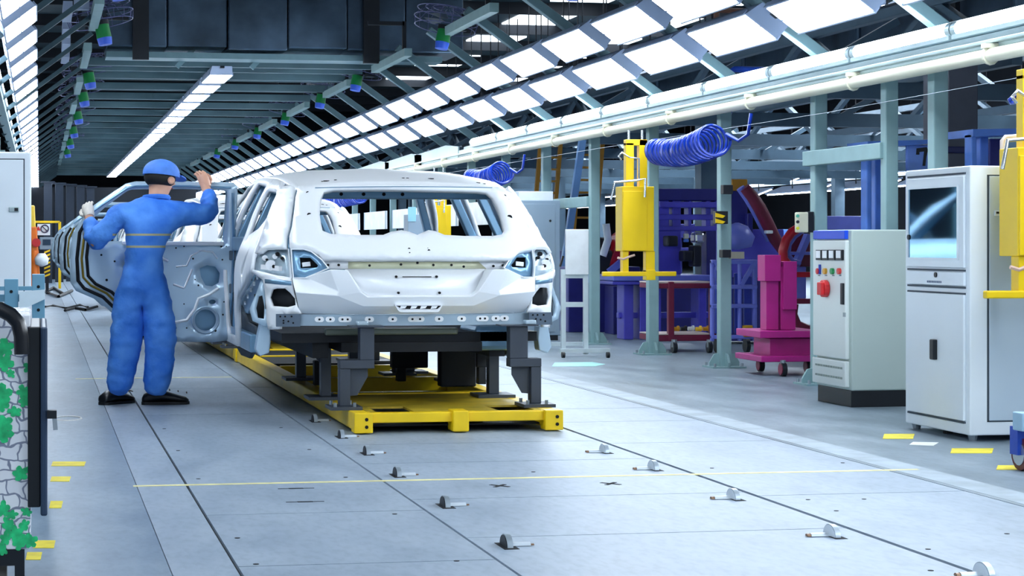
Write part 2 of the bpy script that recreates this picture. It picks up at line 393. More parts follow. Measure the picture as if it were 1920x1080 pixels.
# ================================================================ ventilator fans at the knees
M_GREEN = mat('fan_motor_green', '#0f7a3c', .4, 0, .1); M_BLUE = mat('fan_cap_blue', '#1c55cf', .4, 0, .1); M_WIRE = mat('fan_wire', '#5a5f8a', .4, .4); M_BLADE = mat('fan_blade', '#2d3a4c', .5)
def fan(x, y, z, tilt, label):
    g = thing('ventilator_fan', label, 'fan', (x, y, z), 'ventilator fans along the knees')
    ax = Vector((-.18*tilt, -.05, -.95)).normalized()
    o = Vector((x, y, z))
    MB().cyl(o - ax*.02, o + ax*.13, .08, 16, .085).build('motor', M_GREEN, g, smooth=40)
    MB().cyl(o + ax*.13, o + ax*.21, .085, 16, .075).build('cap', M_BLUE, g, smooth=40)
    MB().cyl(o - ax*.07, o - ax*.02, .085, 16).build('rear_cap', M_DARKM, g, smooth=40)
    u = ax.cross(Vector((0, 1, 0))).normalized(); v = ax.cross(u)
    w_ = MB()
    for r, h in ((.38, .0), (.36, -.10), (.36, .10), (.27, -.12), (.18, -.13)):
        w_.tube([o - ax*(.14 - h) + (u*math.cos(t*.2618) + v*math.sin(t*.2618))*r for t in range(24)], .006, 4, True)
    for k in range(16):
        d = u*math.cos(k*.3927) + v*math.sin(k*.3927)
        w_.tube([o - ax*.28 + d*.06, o - ax*.26 + d*.27, o - ax*.14 + d*.38, o - ax*.04 + d*.36], .004, 4)
    w_.build('guard', M_WIRE, g)
    bl = MB()
    for k in range(3):
        d = u*math.cos(k*2.094) + v*math.sin(k*2.094); e = ax.cross(d)
        bl.prism([o - ax*.15 + d*.06 - e*.04, o - ax*.17 + d*.32 - e*.09, o - ax*.13 + d*.33 + e*.09, o - ax*.14 + d*.06 + e*.04], ax*.006)
    bl.build('blades', M_BLADE, g)
    br = MB().bar(o - ax*.05, o + Vector((.25*tilt, .1, .1)), .05, .05); br.bar(o + Vector((.25*tilt, .1, .1)), o + Vector((.25*tilt, .1, .22)), .05, .05)
    br.build('bracket', M_DARKM, g)
    bx_ = o + Vector((.18*tilt, -.06, .05)); MB().box(bx_.x-.07, bx_.x+.07, bx_.y-.05, bx_.y+.05, bx_.z-.05, bx_.z+.05).build('junction_box', M_DARKM, g)
FY = [17.8, 22.6, 29.0, 32.8, 37.6, 42.5, 47.4, 52.3]
for i, y in enumerate(FY):
    fan(4.66 if i else 4.9, y, 3.62, 1, 'green and blue ventilator fan, %s from the near end along the right knee' % ORD[i])
    fan(.70, y if i else 18.4, 3.60, -1, 'green and blue ventilator fan, %s from the near end along the left knee' % ORD[i])
# ================================================================ foil-wrapped duct across the hall, with straps
duct = thing('air_duct', 'dark silver foil-wrapped air duct running across under the roof', 'duct', (3, 27.6, 3.82))
n = 6; mb = MB()
for i in range(n):
    x0 = .9 + 5.0*i/n; x1 = .9 + 5.0*(i+1)/n
    dd = .03*math.sin(i*1.7); mb.box(x0, x1-.012, 27.2+dd, 28.4, 3.84+.02*math.sin(i*2.3), 4.62)
mb.build('duct_body', M_FOIL, duct, bevel=.02)
for x, y0 in ((1.36, 27.05), (4.55, 27.05)):
    box('strap', M_DARKM, duct, x-.11, x+.11, y0, y0+.1, 3.65, 5.4)
MB().box(.9, 5.9, 26.95, 27.15, 4.58, 4.86).build('top_rail', M_DARKM, duct)
for k, x in enumerate((1.9, 2.95)):
    MB().bar((x, 27.8, 3.62), (x+.25, 27.8, 3.9), .07, .07).build('hanger_foot', M_TEALD, duct)
lg = MB(); lg.box(.9, 5.6, 27.3, 27.8, 3.70, 3.78); lg.build('lower_ledge', M_TEALD, duct)
# overhead cable tray on the left
tray = thing('cable_tray', 'grey vertical cable duct with a small junction box by the left fans', 'cable duct', (.35, 21.5, 3.2))
for k in range(4): box('duct_section', M_HOUS, tray, .25+.012*k, .35+.012*k, 21.4+1.5*k, 22.4+1.5*k, 3.62-.02*k, 3.74-.02*k)
box('junction_box', M_HOUS, tray, .36, .52, 21.1, 21.25, 3.62, 3.76)
# ================================================================ car body shell (bare sheet metal) on the line
XC, YT = 2.31, 12.0
M_BODY = mat('body_sheet', '#f8fbff', .3, .04, .01, 3.)
M_BODYD = mat('reflection_tinted_sheet', '#c2dbee', .25, .35, .03, 3.)  # body sheet with the blue of its reflections put into the colour
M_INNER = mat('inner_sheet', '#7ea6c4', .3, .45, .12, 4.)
M_ZINC = mat('zinc_pocket', '#b9cbd6', .3, .6, .2, 12.)
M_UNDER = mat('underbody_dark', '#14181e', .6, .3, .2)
M_LINER = mat('arch_liner', '#39444f', .6, .1, .1)
M_HOLE = mat('hole_black', '#06080c', .9)
M_RUB = mat('black_rubber', '#0c1016', .6)
M_GOLD = mat('sealer_ochre', '#8f7a2a', .5, .1)
M_STRIP = mat('yellowish_strip', '#d5d5b4', .3, .2, .15, 4.)  # yellowish tone for the recessed tailgate strip
M_PLATEG = mat('grey_bracket', '#5d6c7c', .4, .4)
HWT = [(.3,.93),(.5,.95),(.75,.968),(.95,.978),(1.06,.962),(1.18,.912),(1.335,.85),(1.47,.78),(1.56,.71),(1.7,.6)]
def lerp_t(T, x):
    if x <= T[0][0]: return T[0][1]
    for a, b in zip(T, T[1:]):
        if x <= b[0]: return a[1] + (b[1]-a[1])*(x-a[0])/(b[0]-a[0])
    return T[-1][1]
def spl(T, x):
    if x <= T[0][0]: return T[0][1]
    n_ = len(T)
    for i in range(n_ - 1):
        if x <= T[i+1][0]:
            x0, y0 = T[i]; x1, y1 = T[i+1]; h = x1 - x0; t = (x - x0)/h
            m0 = (y1 - T[max(i-1, 0)][1])/(x1 - T[max(i-1, 0)][0]); j = min(i+2, n_-1); m1 = (T[j][1] - y0)/(T[j][0] - x0)
            return (2*t**3-3*t*t+1)*y0 + (t**3-2*t*t+t)*h*m0 + (-2*t**3+3*t*t)*y1 + (t**3-t*t)*h*m1
    return T[-1][1]
def hw(z): return spl(HWT, z)
def wrap(x, z):
    h = hw(z); a = min(abs(x), h); R = .2; y = .13*(a/.78)**3; t = (a - (h-R))/R
    if t > 0: y += R*(1 - math.sqrt(max(0, 1 - min(t, 1)**2)))
    return y
def rake(z):
    t = z - 1.0
    return 0 if t <= 0 else (t*t*4.75 if t < .1 else .95*(t - .05))
def S(x, z): return wrap(x, z) + rake(z)
def lp(px, py):
    x, z = -.3, 1.
    for _ in range(12):
        p = at(px, py, YT + S(x, z)); x, z = p.x - XC, p.z
        x = max(-hw(z), min(hw(z), x))
    return (x, z)
def tailf(dy=0.): return lambda x, z: (XC + x, YT + S(x, z) + dy, z)
ZRT = [(.40,1.50),(.46,1.515),(.6,1.545),(1.0,1.605),(1.7,1.655),(2.4,1.67),(3.0,1.65),(3.45,1.59)]
def zr(y): return spl(ZRT, y)
def ztop(y): return zr(y) - .06
def xside(y, z):
    if z > 1.1: z = 1.1 + (z - 1.1)*(1.56 - 1.1)/max(.2, ztop(max(y, .7)) - 1.1)
    x = hw(z)
    if y > 3.3: x -= .12*((y-3.3)/1.3)**2
    return x
car = thing('car_body', 'bare white car body shell with its left rear door standing open, nearest on the line', 'car body', (XC, 14.3, .5), 'car bodies on the line')
# ---- roof
nx, ny = 24, 20; mb = MB(); vs = []; fs = []
for j in range(ny+1):
    for i in range(nx+1):
        s = -1 + 2*i/nx; t = j/ny
        yr = S(s*.70, 1.51) - .02; y = yr + (3.45 - yr)*t; W = .70 + .03*math.sin(math.pi*t)
        z = zr(y) - .06*abs(s)**2.6 + (.003*math.cos(s*9.4) if .12 < t < .9 and abs(s) < .8 else 0)
        vs.append((XC + s*W, YT + y, z))
for j in range(ny):
    for i in range(nx): k = j*(nx+1)+i; fs.append((k, k+1, k+nx+2, k+nx+1))
mb.add(vs, fs); mb.build('roof', M_BODY, car, smooth=50, solid=.02)
rh = MB()
for px, py in [(612,332),(605,340),(612,342),(629,341),(756,338),(764,338),(808,341),(898,337),(908,345),(895,346)]:
    p = at(px, py, YT + .68); zz_ = zr(.68) - .06*abs((p.x-XC)/.71)**2.6 + .010; rh.cyl((p.x, p.y, zz_-.01), (p.x, p.y, zz_+.003), .02 if px in (612, 808) else .009, 8)
# ---- tailgate, upper half with the back-window opening
UP = [(562,352),(600,349),(700,348),(820,349),(900,352),(940,357),(956,366),(971,395),(984,425),(999,448),(1004,469),(985,471),(971,476),(958,489),(800,487),(605,487),(598,478),(584,471),(569,466),(544,466),(544,446),(549,429),(556,374)]
WIN = [(607,361),(601,374),(599,402),(605,436),(620,442),(675,444),(718,444),(733,438),(752,435),(767,438),(782,444),(790,440),(803,435),(816,437),(833,444),(869,446),(922,446),(939,443),(945,433),(941,416),(933,387),(924,372),(912,362),(895,360),(826,358),(720,356),(697,356),(624,357)]
tg = panel('tailgate', [lp(*q) for q in UP], [[lp(*q) for q in WIN]], tailf(0), .04, M_BODY, car, solid=.035)
# groove above the window and small holes
MB().tube([Vector(tailf(-.019)(*lp(px, 351 + ((px-760)/200)**2*3))) for px in range(590, 936, 15)], .006, 5).build('seam', M_INNER, tg)
ho = MB()
for px, py, r in [(576,362,.011),(579,403,.014),(945,368,.011),(954,408,.018),(766,467,.009),(803,470,.009),(767,474,.005),(801,466,.005),(952,375,.006)]:
    p = Vector(tailf(-.018)(*lp(px, py))); ho.cyl(p - Vector((0, .004, 0)), p + Vector((0, .01, 0)), r, 10)
ho.build('bolt_holes', M_HOLE, tg)['kind'] = 'stuff'
# ---- recessed strip between upper and lower tailgate
ST = [(603,488),(800,488),(960,490),(957,506),(930,507),(640,505),(612,504)]
stp = panel('trim_strip', [lp(*q) for q in ST], [], tailf(.06), .08, M_BODY, tg, solid=.02)
MID = [(655,491),(900,491),(915,504),(655,504)]
panel('yellowish_inset', [lp(*q) for q in MID], [], tailf(.046), .08, M_STRIP, tg, solid=.006)
ho = MB()
for px, py in [(617,497),(637,497),(695,498),(754,496),(785,493),(815,497),(849,497),(872,500),(928,499),(946,498)]:
    p = Vector(tailf(.04)(*lp(px, py))); ho.cyl(p - Vector((0, .004, 0)), p + Vector((0, .01, 0)), .008, 8)
ho.build('bolt_holes', M_HOLE, tg)['kind'] = 'stuff'
# ---- lower tailgate: creased facets, number-plate panel set back and leaning up
def q3(px, py, dy):
    x, z = lp(px, py); return Vector((x, S(x, z) + dy, z))
G = dict(A=q3(548,522,.0), B=q3(573,521,.02), C=q3(616,505,-.10), D=q3(646,506,-.10), E=q3(672,548,-.06), F=q3(686,557,-.05), P=q3(633,546,-.06), Q=q3(630,553,-.065), R=q3(552,548,-.05),
         T=q3(567,587,.06), U=q3(684,588,.045), V=q3(560,572,.012), W=q3(680,572,-.02), d=q3(649,506,.045), e=q3(675,547,-.02), f=q3(689,556,-.03))
def mir(v): return Vector((-v.x, v.y, v.z))
c557 = Vector((0, G['F'].y-.02, G['F'].z)); c588 = Vector((0, G['U'].y-.02, G['U'].z)); c572 = Vector((0, G['W'].y-.02, G['W'].z)); cf = Vector((0, G['f'].y-.02, G['f'].z)); ctop = Vector((0, G['d'].y-.012, G['d'].z))
lowf = MB(); plate = MB()
for sgn in (1, -1):
    g = {k: (v if sgn == 1 else mir(v)) for k, v in G.items()}
    Wd = lambda v: Vector((XC + v.x, YT + v.y, v.z))
    for poly in (['B','C','P'], ['A','B','P','Q','R'], ['C','D','E','Q','P'], ['E','F','W','Q'], ['R','Q','W','V'], ['V','W','U','T']):
        lowf.add([Wd(g[k]) for k in poly], [tuple(range(len(poly)))])
    lowf.add([Wd(g['F']), Wd(c557), Wd(c572), Wd(g['W'])], [(0, 1, 2, 3)]); lowf.add([Wd(g['W']), Wd(c572), Wd(c588), Wd(g['U'])], [(0, 1, 2, 3)])
    for a, b, c_, d_ in (('D','E','e','d'), ('E','F','f','e')): lowf.add([Wd(g[k]) for k in (a, b, c_, d_)], [(0, 1, 2, 3)])
    lowf.add([Wd(g['F']), Wd(c557), Wd(cf), Wd(g['f'])], [(0, 1, 2, 3)])
    plate.add([Wd(g['d']), Wd(g['e']), Wd(g['f']), Wd(cf), Wd(ctop)], [(0, 1, 2, 3, 4)])
def weld(mb):
    key = {}; idx = []; nv = []
    for p in mb.v:
        k = (round(p.x, 4), round(p.y, 4), round(p.z, 4))
        if k not in key: key[k] = len(nv); nv.append(p)
        idx.append(key[k])
    mb.f = [tuple(idx[i] for i in f) for f in mb.f]; mb.v = nv; return mb
lowo = weld(lowf).build('lower_skin', M_BODY, tg, smooth=9, solid=.02, bevel=.006)
plo = weld(plate).build('number_plate_panel', M_BODY, tg, smooth=22, solid=.015)
ho = MB()
for px, py, r in [(745,519,.008),(821,519,.008),(746,549,.008),(823,549,.008)]:
    p = at(px, py, YT - .02); p.y = YT + cf.y - .012 + (ctop.y - cf.y)*max(0, min(1, (p.z - cf.z)/(ctop.z - cf.z))); ho.cyl(p - Vector((0, .008, 0)), p + Vector((0, .012, 0)), r, 8)
p0, p1 = at(756, 519, YT), at(810, 519, YT); ho.bar((p0.x, YT + ctop.y - .03, p0.z), (p1.x, YT + ctop.y - .03, p1.z), .02, .004)
ho.build('bolt_holes', M_HOLE, tg)['kind'] = 'stuff'
# slot for the handle under the plate panel
yS = YT + c572.y - .012
sl2 = [at(x, y, yS) for x, y in rounded([(738,570),(830,570),(822,585),(748,585)], 4)]
MB().prism([(p.x, yS - .016, p.z) for p in sl2], (0, .03, 0)).build('slot_rim', M_BODY, tg)
MB().prism([(p.x, yS - .020, p.z) for p in [at(x, y, yS) for x, y in [(742,573),(826,573),(819,579),(752,579)]]], (0, .03, 0)).build('handle_slot', M_HOLE, tg)
hb = MB()
for a in (748, 768, 786, 806): p = at(a, 576, yS); hb.prism([(p.x, yS-.024, p.z-.01), (p.x+.035, yS-.024, p.z-.006), (p.x+.045, yS-.024, p.z+.008), (p.x+.008, yS-.024, p.z+.008)], (0, .01, 0))
hb.build('latch_clips', M_BODY, tg)
# ---- rear quarter corners, lamp pockets
SEAM = [(554,353),(551,374),(543,429),(538,446),(538,466)]
seam = [lp(*q) for q in SEAM]
def corner_line(z0, z1, n): return [(-hw(z0+(z1-z0)*i/n)*.9995, z0+(z1-z0)*i/n) for i in range(n+1)]
PIL = seam + [lp(515,466), lp(500,467), (-.93, 1.085), (-hw(1.075)*.9995, 1.075)] + corner_line(1.10, 1.50, 8) + [(seam[0][0]-.02, 1.512)]
LAMPO = [(-hw(1.07)*.9995, 1.07), (-.93, 1.08), lp(500,468), lp(515,467), lp(541,467), lp(545,500), lp(547,521), lp(520,517), lp(500,512), (-hw(.97)*.9995, .975)]
LOWC = [(-hw(.97)*.9995, .975), lp(500,512), lp(520,517), lp(547,522), lp(551,549), lp(558,575), lp(566,588), lp(529,590), lp(527,617), lp(505,618), lp(502,600), lp(501,575), lp(499,545), lp(495,525), (-hw(.95)*.9995, .955)]
HOL = [lp(*q) for q in [(511,543),(518,541),(536,541),(545,549),(554,560),(555,572),(540,576),(512,574),(506,558)]]
INL = [lp(*q) for q in [(546,467),(569,467),(584,472),(603,487),(616,503),(573,521),(550,521),(548,502)]]
INH = [lp(*q) for q in [(563,483),(583,483),(598,498),(596,502),(565,503)]]
for sg in (1, -1):
    mp = lambda poly: [(sg*x, z) for x, z in poly]
    rq = panel('rear_quarter', mp(PIL), [], tailf(0), .028, M_BODY, car, solid=.025)
    panel('seam_shade_strip', mp([lp(561,354), lp(558,374), lp(549,429), lp(546,465), lp(533,465), lp(536,429), lp(546,374), lp(549,354)]), [], tailf(.035), .04, M_INNER, rq, solid=.006)  # darker strip added behind the gap, standing in for its shade
    pk = panel('lamp_pocket', mp(LAMPO), [], tailf(.085), .05, M_ZINC, car, solid=.015)
    wl = MB()   # pocket walls
    L_ = mp(LAMPO)
    for a, b in zip(L_[1:], L_[2:]+[L_[0]]):
        A0, B0 = Vector(tailf(0)(*a)), Vector(tailf(0)(*b)); dY = Vector((0, .085, 0)); wl.add([A0, B0, B0+dY, A0+dY], [(0, 1, 2, 3)])
    wl.build('pocket_wall', M_BODY, pk, solid=.004)
    dt = MB()
    for x, z, r in ((-.885, 1.005, .034), (-.915, 1.05, .018), (-.86, 1.06, .016)):
        p = Vector(tailf(.078)(sg*x, z)); dt.cyl(p - Vector((0, .03, 0)), p, r, 12)
    dt.bar(Vector(tailf(.06)(sg*-.93, .995)), Vector(tailf(.06)(sg*-.83, .985)), .03, .03)
    dt.build('lamp_socket', M_BODY, pk, smooth=40)
    dk = MB()
    for x, z, r in ((-.87, .998, .011), (-.905, 1.04, .008), (-.845, 1.075, .014), (-.82, 1.05, .01)):
        p = Vector(tailf(.045)(sg*x, z)); dk.cyl(p - Vector((0, .004, 0)), p + Vector((0, .03, 0)), r, 8)
    dk.build('socket_holes', M_HOLE, pk)['kind'] = 'stuff'
    lc = panel('lower_corner', mp(LOWC), [mp(HOL)], tailf(.0), .028, M_BODY, car, solid=.02)
    panel('corner_shade_sheet', mp([lp(*q) for q in [(502,536),(560,536),(562,580),(502,580)]]), [], tailf(.07), .08, M_UNDER, lc, solid=.02)  # dark sheet standing in for the shaded inside behind the hole
    e = [lp(*q) for q in [(497,523),(546,527),(546,535),(497,531)]]
    panel('bracket_plate', mp(e), [], tailf(-.012), .06, M_INNER, lc, solid=.01)
    it = panel('tailgate_lamp_recess', mp(INL), [mp(INH)], tailf(.035), .05, M_INNER, tg, solid=.012)
    I_ = mp(INL); wl = MB()
    for a, b in zip(I_, I_[1:]+I_[:1]):
        A0, B0 = Vector(tailf(-.01)(*a)), Vector(tailf(-.01)(*b)); dY = Vector((0, .05, 0)); wl.add([A0, B0, B0+dY, A0+dY], [(0, 1, 2, 3)])
    wl.build('recess_wall', M_BODY, tg, solid=.006)
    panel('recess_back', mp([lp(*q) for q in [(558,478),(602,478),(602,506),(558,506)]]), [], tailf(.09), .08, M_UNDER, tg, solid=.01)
    a, b = Vector(tailf(.06)(*mp([lp(576, 492)])[0])), Vector(tailf(.06)(*mp([lp(577, 500)])[0]))
    MB().bar(a, b, .05, .02, (0, 1, 0)).build('lamp_clip', M_BODY, tg)
# ---- bumper beam with embossed pads, end plates
def beam_pt(x, z, dy): return (XC + x, YT + .05 + .10*(x/.8)**2 + dy, z)
zb0, zb1 = lp(760,611)[1], lp(760,590)[1]
bm_ = MB(); n = 20
for i in range(n):
    a, b = -.77 + 1.54*i/n, -.77 + 1.54*(i+1)/n
    bm_.add([beam_pt(a,zb0,0), beam_pt(b,zb0,0), beam_pt(b,zb1,0), beam_pt(a,zb1,0), beam_pt(a,zb0,.08), beam_pt(b,zb0,.08), beam_pt(b,zb1,.08), beam_pt(a,zb1,.08)], [(0,1,2,3),(4,7,6,5),(0,4,5,1),(3,2,6,7)])
beam = weld(bm_).build('bumper_beam', mat('beam_sheet', '#a8bccb', .3, .5, .1), car, smooth=30)
pdh = MB(); zm = (zb0+zb1)/2 + .005
for px, wd in [(601,.02),(621,.02),(648,.04),(693,.02),(736,.02),(780,.06),(823,.02),(866,.02),(906,.04),(932,.02),(949,.02)]:
    x = at(px, 600, YT+.05).x - XC
    pd = MB(); pd.cyl(beam_pt(x-wd*.6, zm, -.008), beam_pt(x-wd*.6, zm, .004), .017, 10); pd.cyl(beam_pt(x+wd*.6, zm, -.008), beam_pt(x+wd*.6, zm, .004), .017, 10)
    b0, b1 = beam_pt(x-wd*.6, zm, -.002), beam_pt(x+wd*.6, zm, -.002); pd.bar(b0, b1, .012, .034); pd.build('embossed_pad', M_BODY, beam)
    for k in (-.4, .4) if wd > .03 else (0,): pdh.cyl(beam_pt(x+wd*k, zm, -.012), beam_pt(x+wd*k, zm, .0), .007, 8)
pdh.build('bolt_holes', M_HOLE, beam)['kind'] = 'stuff'
for sg in (-1, 1):
    ep = MB().box(XC+sg*.80-.075, XC+sg*.80+.075, YT+.08, YT+.10, zb0-.003, zb1+.006).build('end_plate', M_PLATEG, beam)
    eh = MB()
    for dx, dz in ((-.05,.02),(-.02,.02),(.02,.02),(-.03,-.005),(-.03,-.02),(0,-.01),(.03,-.02)): eh.cyl((XC+sg*.80+dx, YT+.076, zm+dz), (XC+sg*.80+dx, YT+.085, zm+dz), .006, 8)
    eh.build('bolt_holes', M_HOLE, ep)['kind'] = 'stuff'
# ---- body sides with window, door and wheel-arch openings
def yc(z): return S(hw(z), z)
def arc(cy, cz, r, a0, a1, n): return [(cy + r*math.cos(math.radians(a0+(a1-a0)*i/n)), cz + r*math.sin(math.radians(a0+(a1-a0)*i/n))) for i in range(n+1)]
OUT = [(yc(z), z) for z in (.965,1.0,1.1,1.2,1.3,1.4,1.47)] + [(.82,1.50),(1.0,ztop(1.0)),(1.4,ztop(1.4)),(1.9,ztop(1.9)),(2.4,ztop(2.4)),(2.9,ztop(2.9)),(3.3,ztop(3.3)),(3.6,1.46),(3.95,1.22),(4.15,1.10),(4.5,1.03),(4.72,.93),(4.78,.7),(4.7,.52),(4.28,.5)] + arc(3.88,.5,.38,0,180,10) + [(3.45,.43),(1.64,.43),(1.57,.55),(1.50,.68),(1.38,.77),(1.05,.83),(.75,.89)]
QW = [(1.37,1.18),(1.42,1.50),(.86,1.47),(.64,1.31),(.82,1.235)]
RDO = [(1.53,1.53),(1.49,1.2),(1.50,1.0),(1.60,.82),(1.70,.66),(1.72,.49),(2.33,.49),(2.36,1.18),(2.30,1.57)]
FDW = [(2.50,1.18),(2.46,1.57),(3.25,1.54),(3.85,1.17)]
SLOT = [(.84,1.045),(.92,1.05),(1.08,.935),(1.0,.92)]
for sg in (-1, 1):
    holes = [rounded(QW, .08), rounded(FDW, .06)]
    if sg < 0: holes += [rounded(RDO, .08), rounded(SLOT, .03)]
    else: holes += [rounded([(1.53,1.54),(1.50,1.18),(2.34,1.17),(2.30,1.57)], .06)]
    sd = panel('body_side', OUT, holes, lambda y, z, sg=sg: (XC + sg*xside(y, z), YT + y, z), .055, M_BODY, car, solid=.03)
    # inner frame: pillars, sill, arch liner
    ip = MB()
    for y0, z0, y1, z1, wd in ((1.44,1.16,1.47,1.55,.07),(2.38,.5,2.36,1.18,.10),(2.36,1.18,2.34,1.60,.08),(3.9,1.12,3.4,1.55,.06)):
        ip.bar((XC+sg*(xside(y0,z0)-.05), YT+y0, z0), (XC+sg*(xside(y1,z1)-.05), YT+y1, z1), .06, wd, (0, 1, 0))
    ip.bar((XC+sg*.66, YT+.75, 1.47), (XC+sg*.67, YT+3.3, 1.56), .07, .06); ip.bar((XC+sg*.88, YT+1.0, .48), (XC+sg*.88, YT+4.3, .48), .12, .12)
    ip.bar((XC+sg*.86, YT+.55, 1.14), (XC+sg*.90, YT+2.4, 1.14), .06, .10)
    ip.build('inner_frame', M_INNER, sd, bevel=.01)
    if sg < 0:
        panel('slot_shade_sheet', [(.80,1.07),(1.12,1.07),(1.12,.9),(.80,.9)], [], lambda y, z, sg=sg: (XC + sg*(xside(y, z)-.03), YT + y, z), .1, M_HOLE, sd, solid=.004)  # black sheet added behind the slot in place of a dark interior
        MB().tube([(XC+sg*(xside(y, z)+.005), YT+y, z) for y, z in dense(rounded([(1.49,1.55),(1.45,1.2),(1.46,.98),(1.57,.8),(1.67,.64),(1.69,.46),(2.38,.46),(2.40,1.18),(2.34,1.6)], .08), .08)], .010, 5, True).build('door_seal', M_RUB, sd)
# wheel house behind the cut-away arch: dark liner, ribbed flange, slotted corner web, foot
for sg in (-1, 1):
    def sx(px, py, x): p = atx(px, py, XC - abs(x)); return Vector((XC + sg*abs(x), p.y, p.z))
    ln = [sx(px, py, .90) for px, py in [(435,552),(447,557),(454,585),(463,604),(476,612),(481,632),(478,655),(468,672),(452,666),(438,642),(432,600)]]
    MB().prism(ln, (-sg*.02, 0, 0)).build('arch_liner', M_LINER, car)
    fl_ = [sx(px, py, .93) for px, py in [(491,510),(488,532),(474,566),(463,588),(452,570),(447,556),(466,540),(478,520)]]
    fo = MB().prism(fl_, (-sg*.03, 0, 0)).build('arch_flange', M_INNER, car, bevel=.006)
    for px, py in [(484,520),(478,532),(472,544),(466,556),(461,568)]:
        a_ = sx(px, py, .935); MB().cyl(a_, a_ + Vector((sg*.012, 0, 0)), .014, 8).build('flange_boss', M_BODY, fo)
    web = [(492,517),(498,522),(503,560),(505,616),(488,608),(474,602),(468,580),(480,552)]; slit = [(486,556),(492,554),(496,575),(495,598),(484,596),(481,578)]
    ww = panel('corner_web', [(at(*q, YT+.36).x - XC, at(*q, YT+.36).z) for q in web], [[(at(*q, YT+.36).x - XC, at(*q, YT+.36).z) for q in slit]], lambda x, z, sg=sg: (XC - sg*x, YT + .36 + .1*(abs(x)-.85), z), .05, M_BODYD, car, solid=.015)
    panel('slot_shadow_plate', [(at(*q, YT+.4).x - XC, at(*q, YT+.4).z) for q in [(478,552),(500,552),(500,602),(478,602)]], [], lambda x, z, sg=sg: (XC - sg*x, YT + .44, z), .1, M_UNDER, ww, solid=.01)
    ft = [at(*q, YT+.42) for q in [(489,606),(506,614),(508,640),(505,662),(488,668),(480,655),(484,630)]]
    MB().prism([(XC - sg*(p.x - XC), p.y, p.z) for p in ft], (0, .12, 0)).build('corner_leg', M_BODYD, car, bevel=.008)
# ---- floor pan, cross members, front end, cowl, header
under = MB().box(XC-.82, XC+.82, YT+.25, YT+4.5, .52, .58); under.box(XC-.45, XC+.45, YT+.2, YT+1.1, .46, .52)
under.box(XC-.62, XC-.52, YT+.3, YT+4.4, .42, .52); under.box(XC+.52, XC+.62, YT+.3, YT+4.4, .42, .52)
und = under.build('floor_pan', M_UNDER, car)
MB().box(XC-.55, XC+.30, YT+.22, YT+.30, lp(700,630)[1]-.005, lp(700,619)[1]).build('cross_member', mat('cross_member_grey', '#6b7266', .4, .3), und, bevel=.01)
MB().box(XC+.42, XC+.66, YT+.25, YT+.75, .46, .62).build('hinge_bracket', M_INNER, und, bevel=.03)
cw = MB().box(XC-.8, XC+.8, YT+3.9, YT+4.05, .95, 1.12); cw.box(XC-.7, XC+.7, YT+4.55, YT+4.7, .55, .75); cw.box(XC-.8, XC+.8, YT+3.9, YT+3.94, .5, 1.0)
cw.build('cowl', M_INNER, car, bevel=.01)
MB().prism([(XC-.82,YT+4.05,1.09),(XC-.72,YT+4.7,.96),(XC+.72,YT+4.7,.96),(XC+.82,YT+4.05,1.09)], (0, 0, .02)).build('bonnet', M_BODY, car)
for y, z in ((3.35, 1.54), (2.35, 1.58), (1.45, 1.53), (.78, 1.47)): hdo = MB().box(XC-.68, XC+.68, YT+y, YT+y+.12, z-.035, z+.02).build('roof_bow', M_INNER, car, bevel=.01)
ho = MB()
for px in (640, 682, 720, 755): p = at(px, 362, YT+.77); ho.cyl((p.x, YT+.77, 1.465), (p.x, YT+.785, 1.465), .012, 8)
ho.build('bolt_holes', M_HOLE, hdo)['kind'] = 'stuff'
# ---- left rear door, swung open square to the body
DY = YT + 2.36
DOUT = [(445,350),(438,343),(350,341),(253,341),(236,345),(192,374),(169,391),(154,411),(142,428),(134,445),(131,485),(133,530),(143,545),(185,563),(211,587),(229,612),(248,630),(275,638),(335,640),(400,641),(425,638),(431,620),(436,560),(441,460)]
DWIN = [(426,357),(340,354),(243,355),(229,365),(200,386),(176,408),(166,432),(166,452),(320,453),(419,454)]
def w2(px, py): p = at(px, py, DY); return (p.x, p.z)
def doorf(dy): return lambda x, z: (x, DY + dy - .10*max(0, z-1.15)*0, z)
HEX = [(374,503),(388,497),(404,500),(412,512),(410,530),(398,537),(385,535),(377,520)]
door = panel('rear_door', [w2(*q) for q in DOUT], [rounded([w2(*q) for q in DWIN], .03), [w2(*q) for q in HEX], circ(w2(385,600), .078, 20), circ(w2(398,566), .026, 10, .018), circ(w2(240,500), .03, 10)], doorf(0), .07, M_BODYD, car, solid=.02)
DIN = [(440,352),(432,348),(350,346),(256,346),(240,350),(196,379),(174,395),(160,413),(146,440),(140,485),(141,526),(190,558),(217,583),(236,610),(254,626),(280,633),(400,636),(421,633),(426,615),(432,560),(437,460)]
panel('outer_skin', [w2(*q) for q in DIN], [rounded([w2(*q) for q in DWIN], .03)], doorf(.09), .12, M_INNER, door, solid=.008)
rim = MB()
for lo in (DOUT,):
    L_ = [Vector(doorf(0)(*w2(*q))) for q in lo]
    for a, b in zip(L_, L_[1:]+L_[:1]): rim.add([a, b, b+Vector((0, .09, 0)), a+Vector((0, .09, 0))], [(0,1,2,3)])
rim.build('door_edge', M_BODYD, door, solid=.006, smooth=50)
def off_line(pts, dx, dz, dy): return [Vector((w2(*q)[0]+dx, DY+dy, w2(*q)[1]+dz)) for q in pts]
LEFTC = [(160,412),(146,436),(141,485),(143,526),(155,541),(190,557),(217,583),(236,610),(256,628),(285,634)]
LEFTC2 = [(172,412),(158,440),(153,485),(156,520),(170,535),(200,550),(228,578),(246,606),(265,624)]
MB().tube(off_line(LEFTC, .012, 0, -.016), .014, 6).build('weather_seal', M_RUB, door, smooth=60)
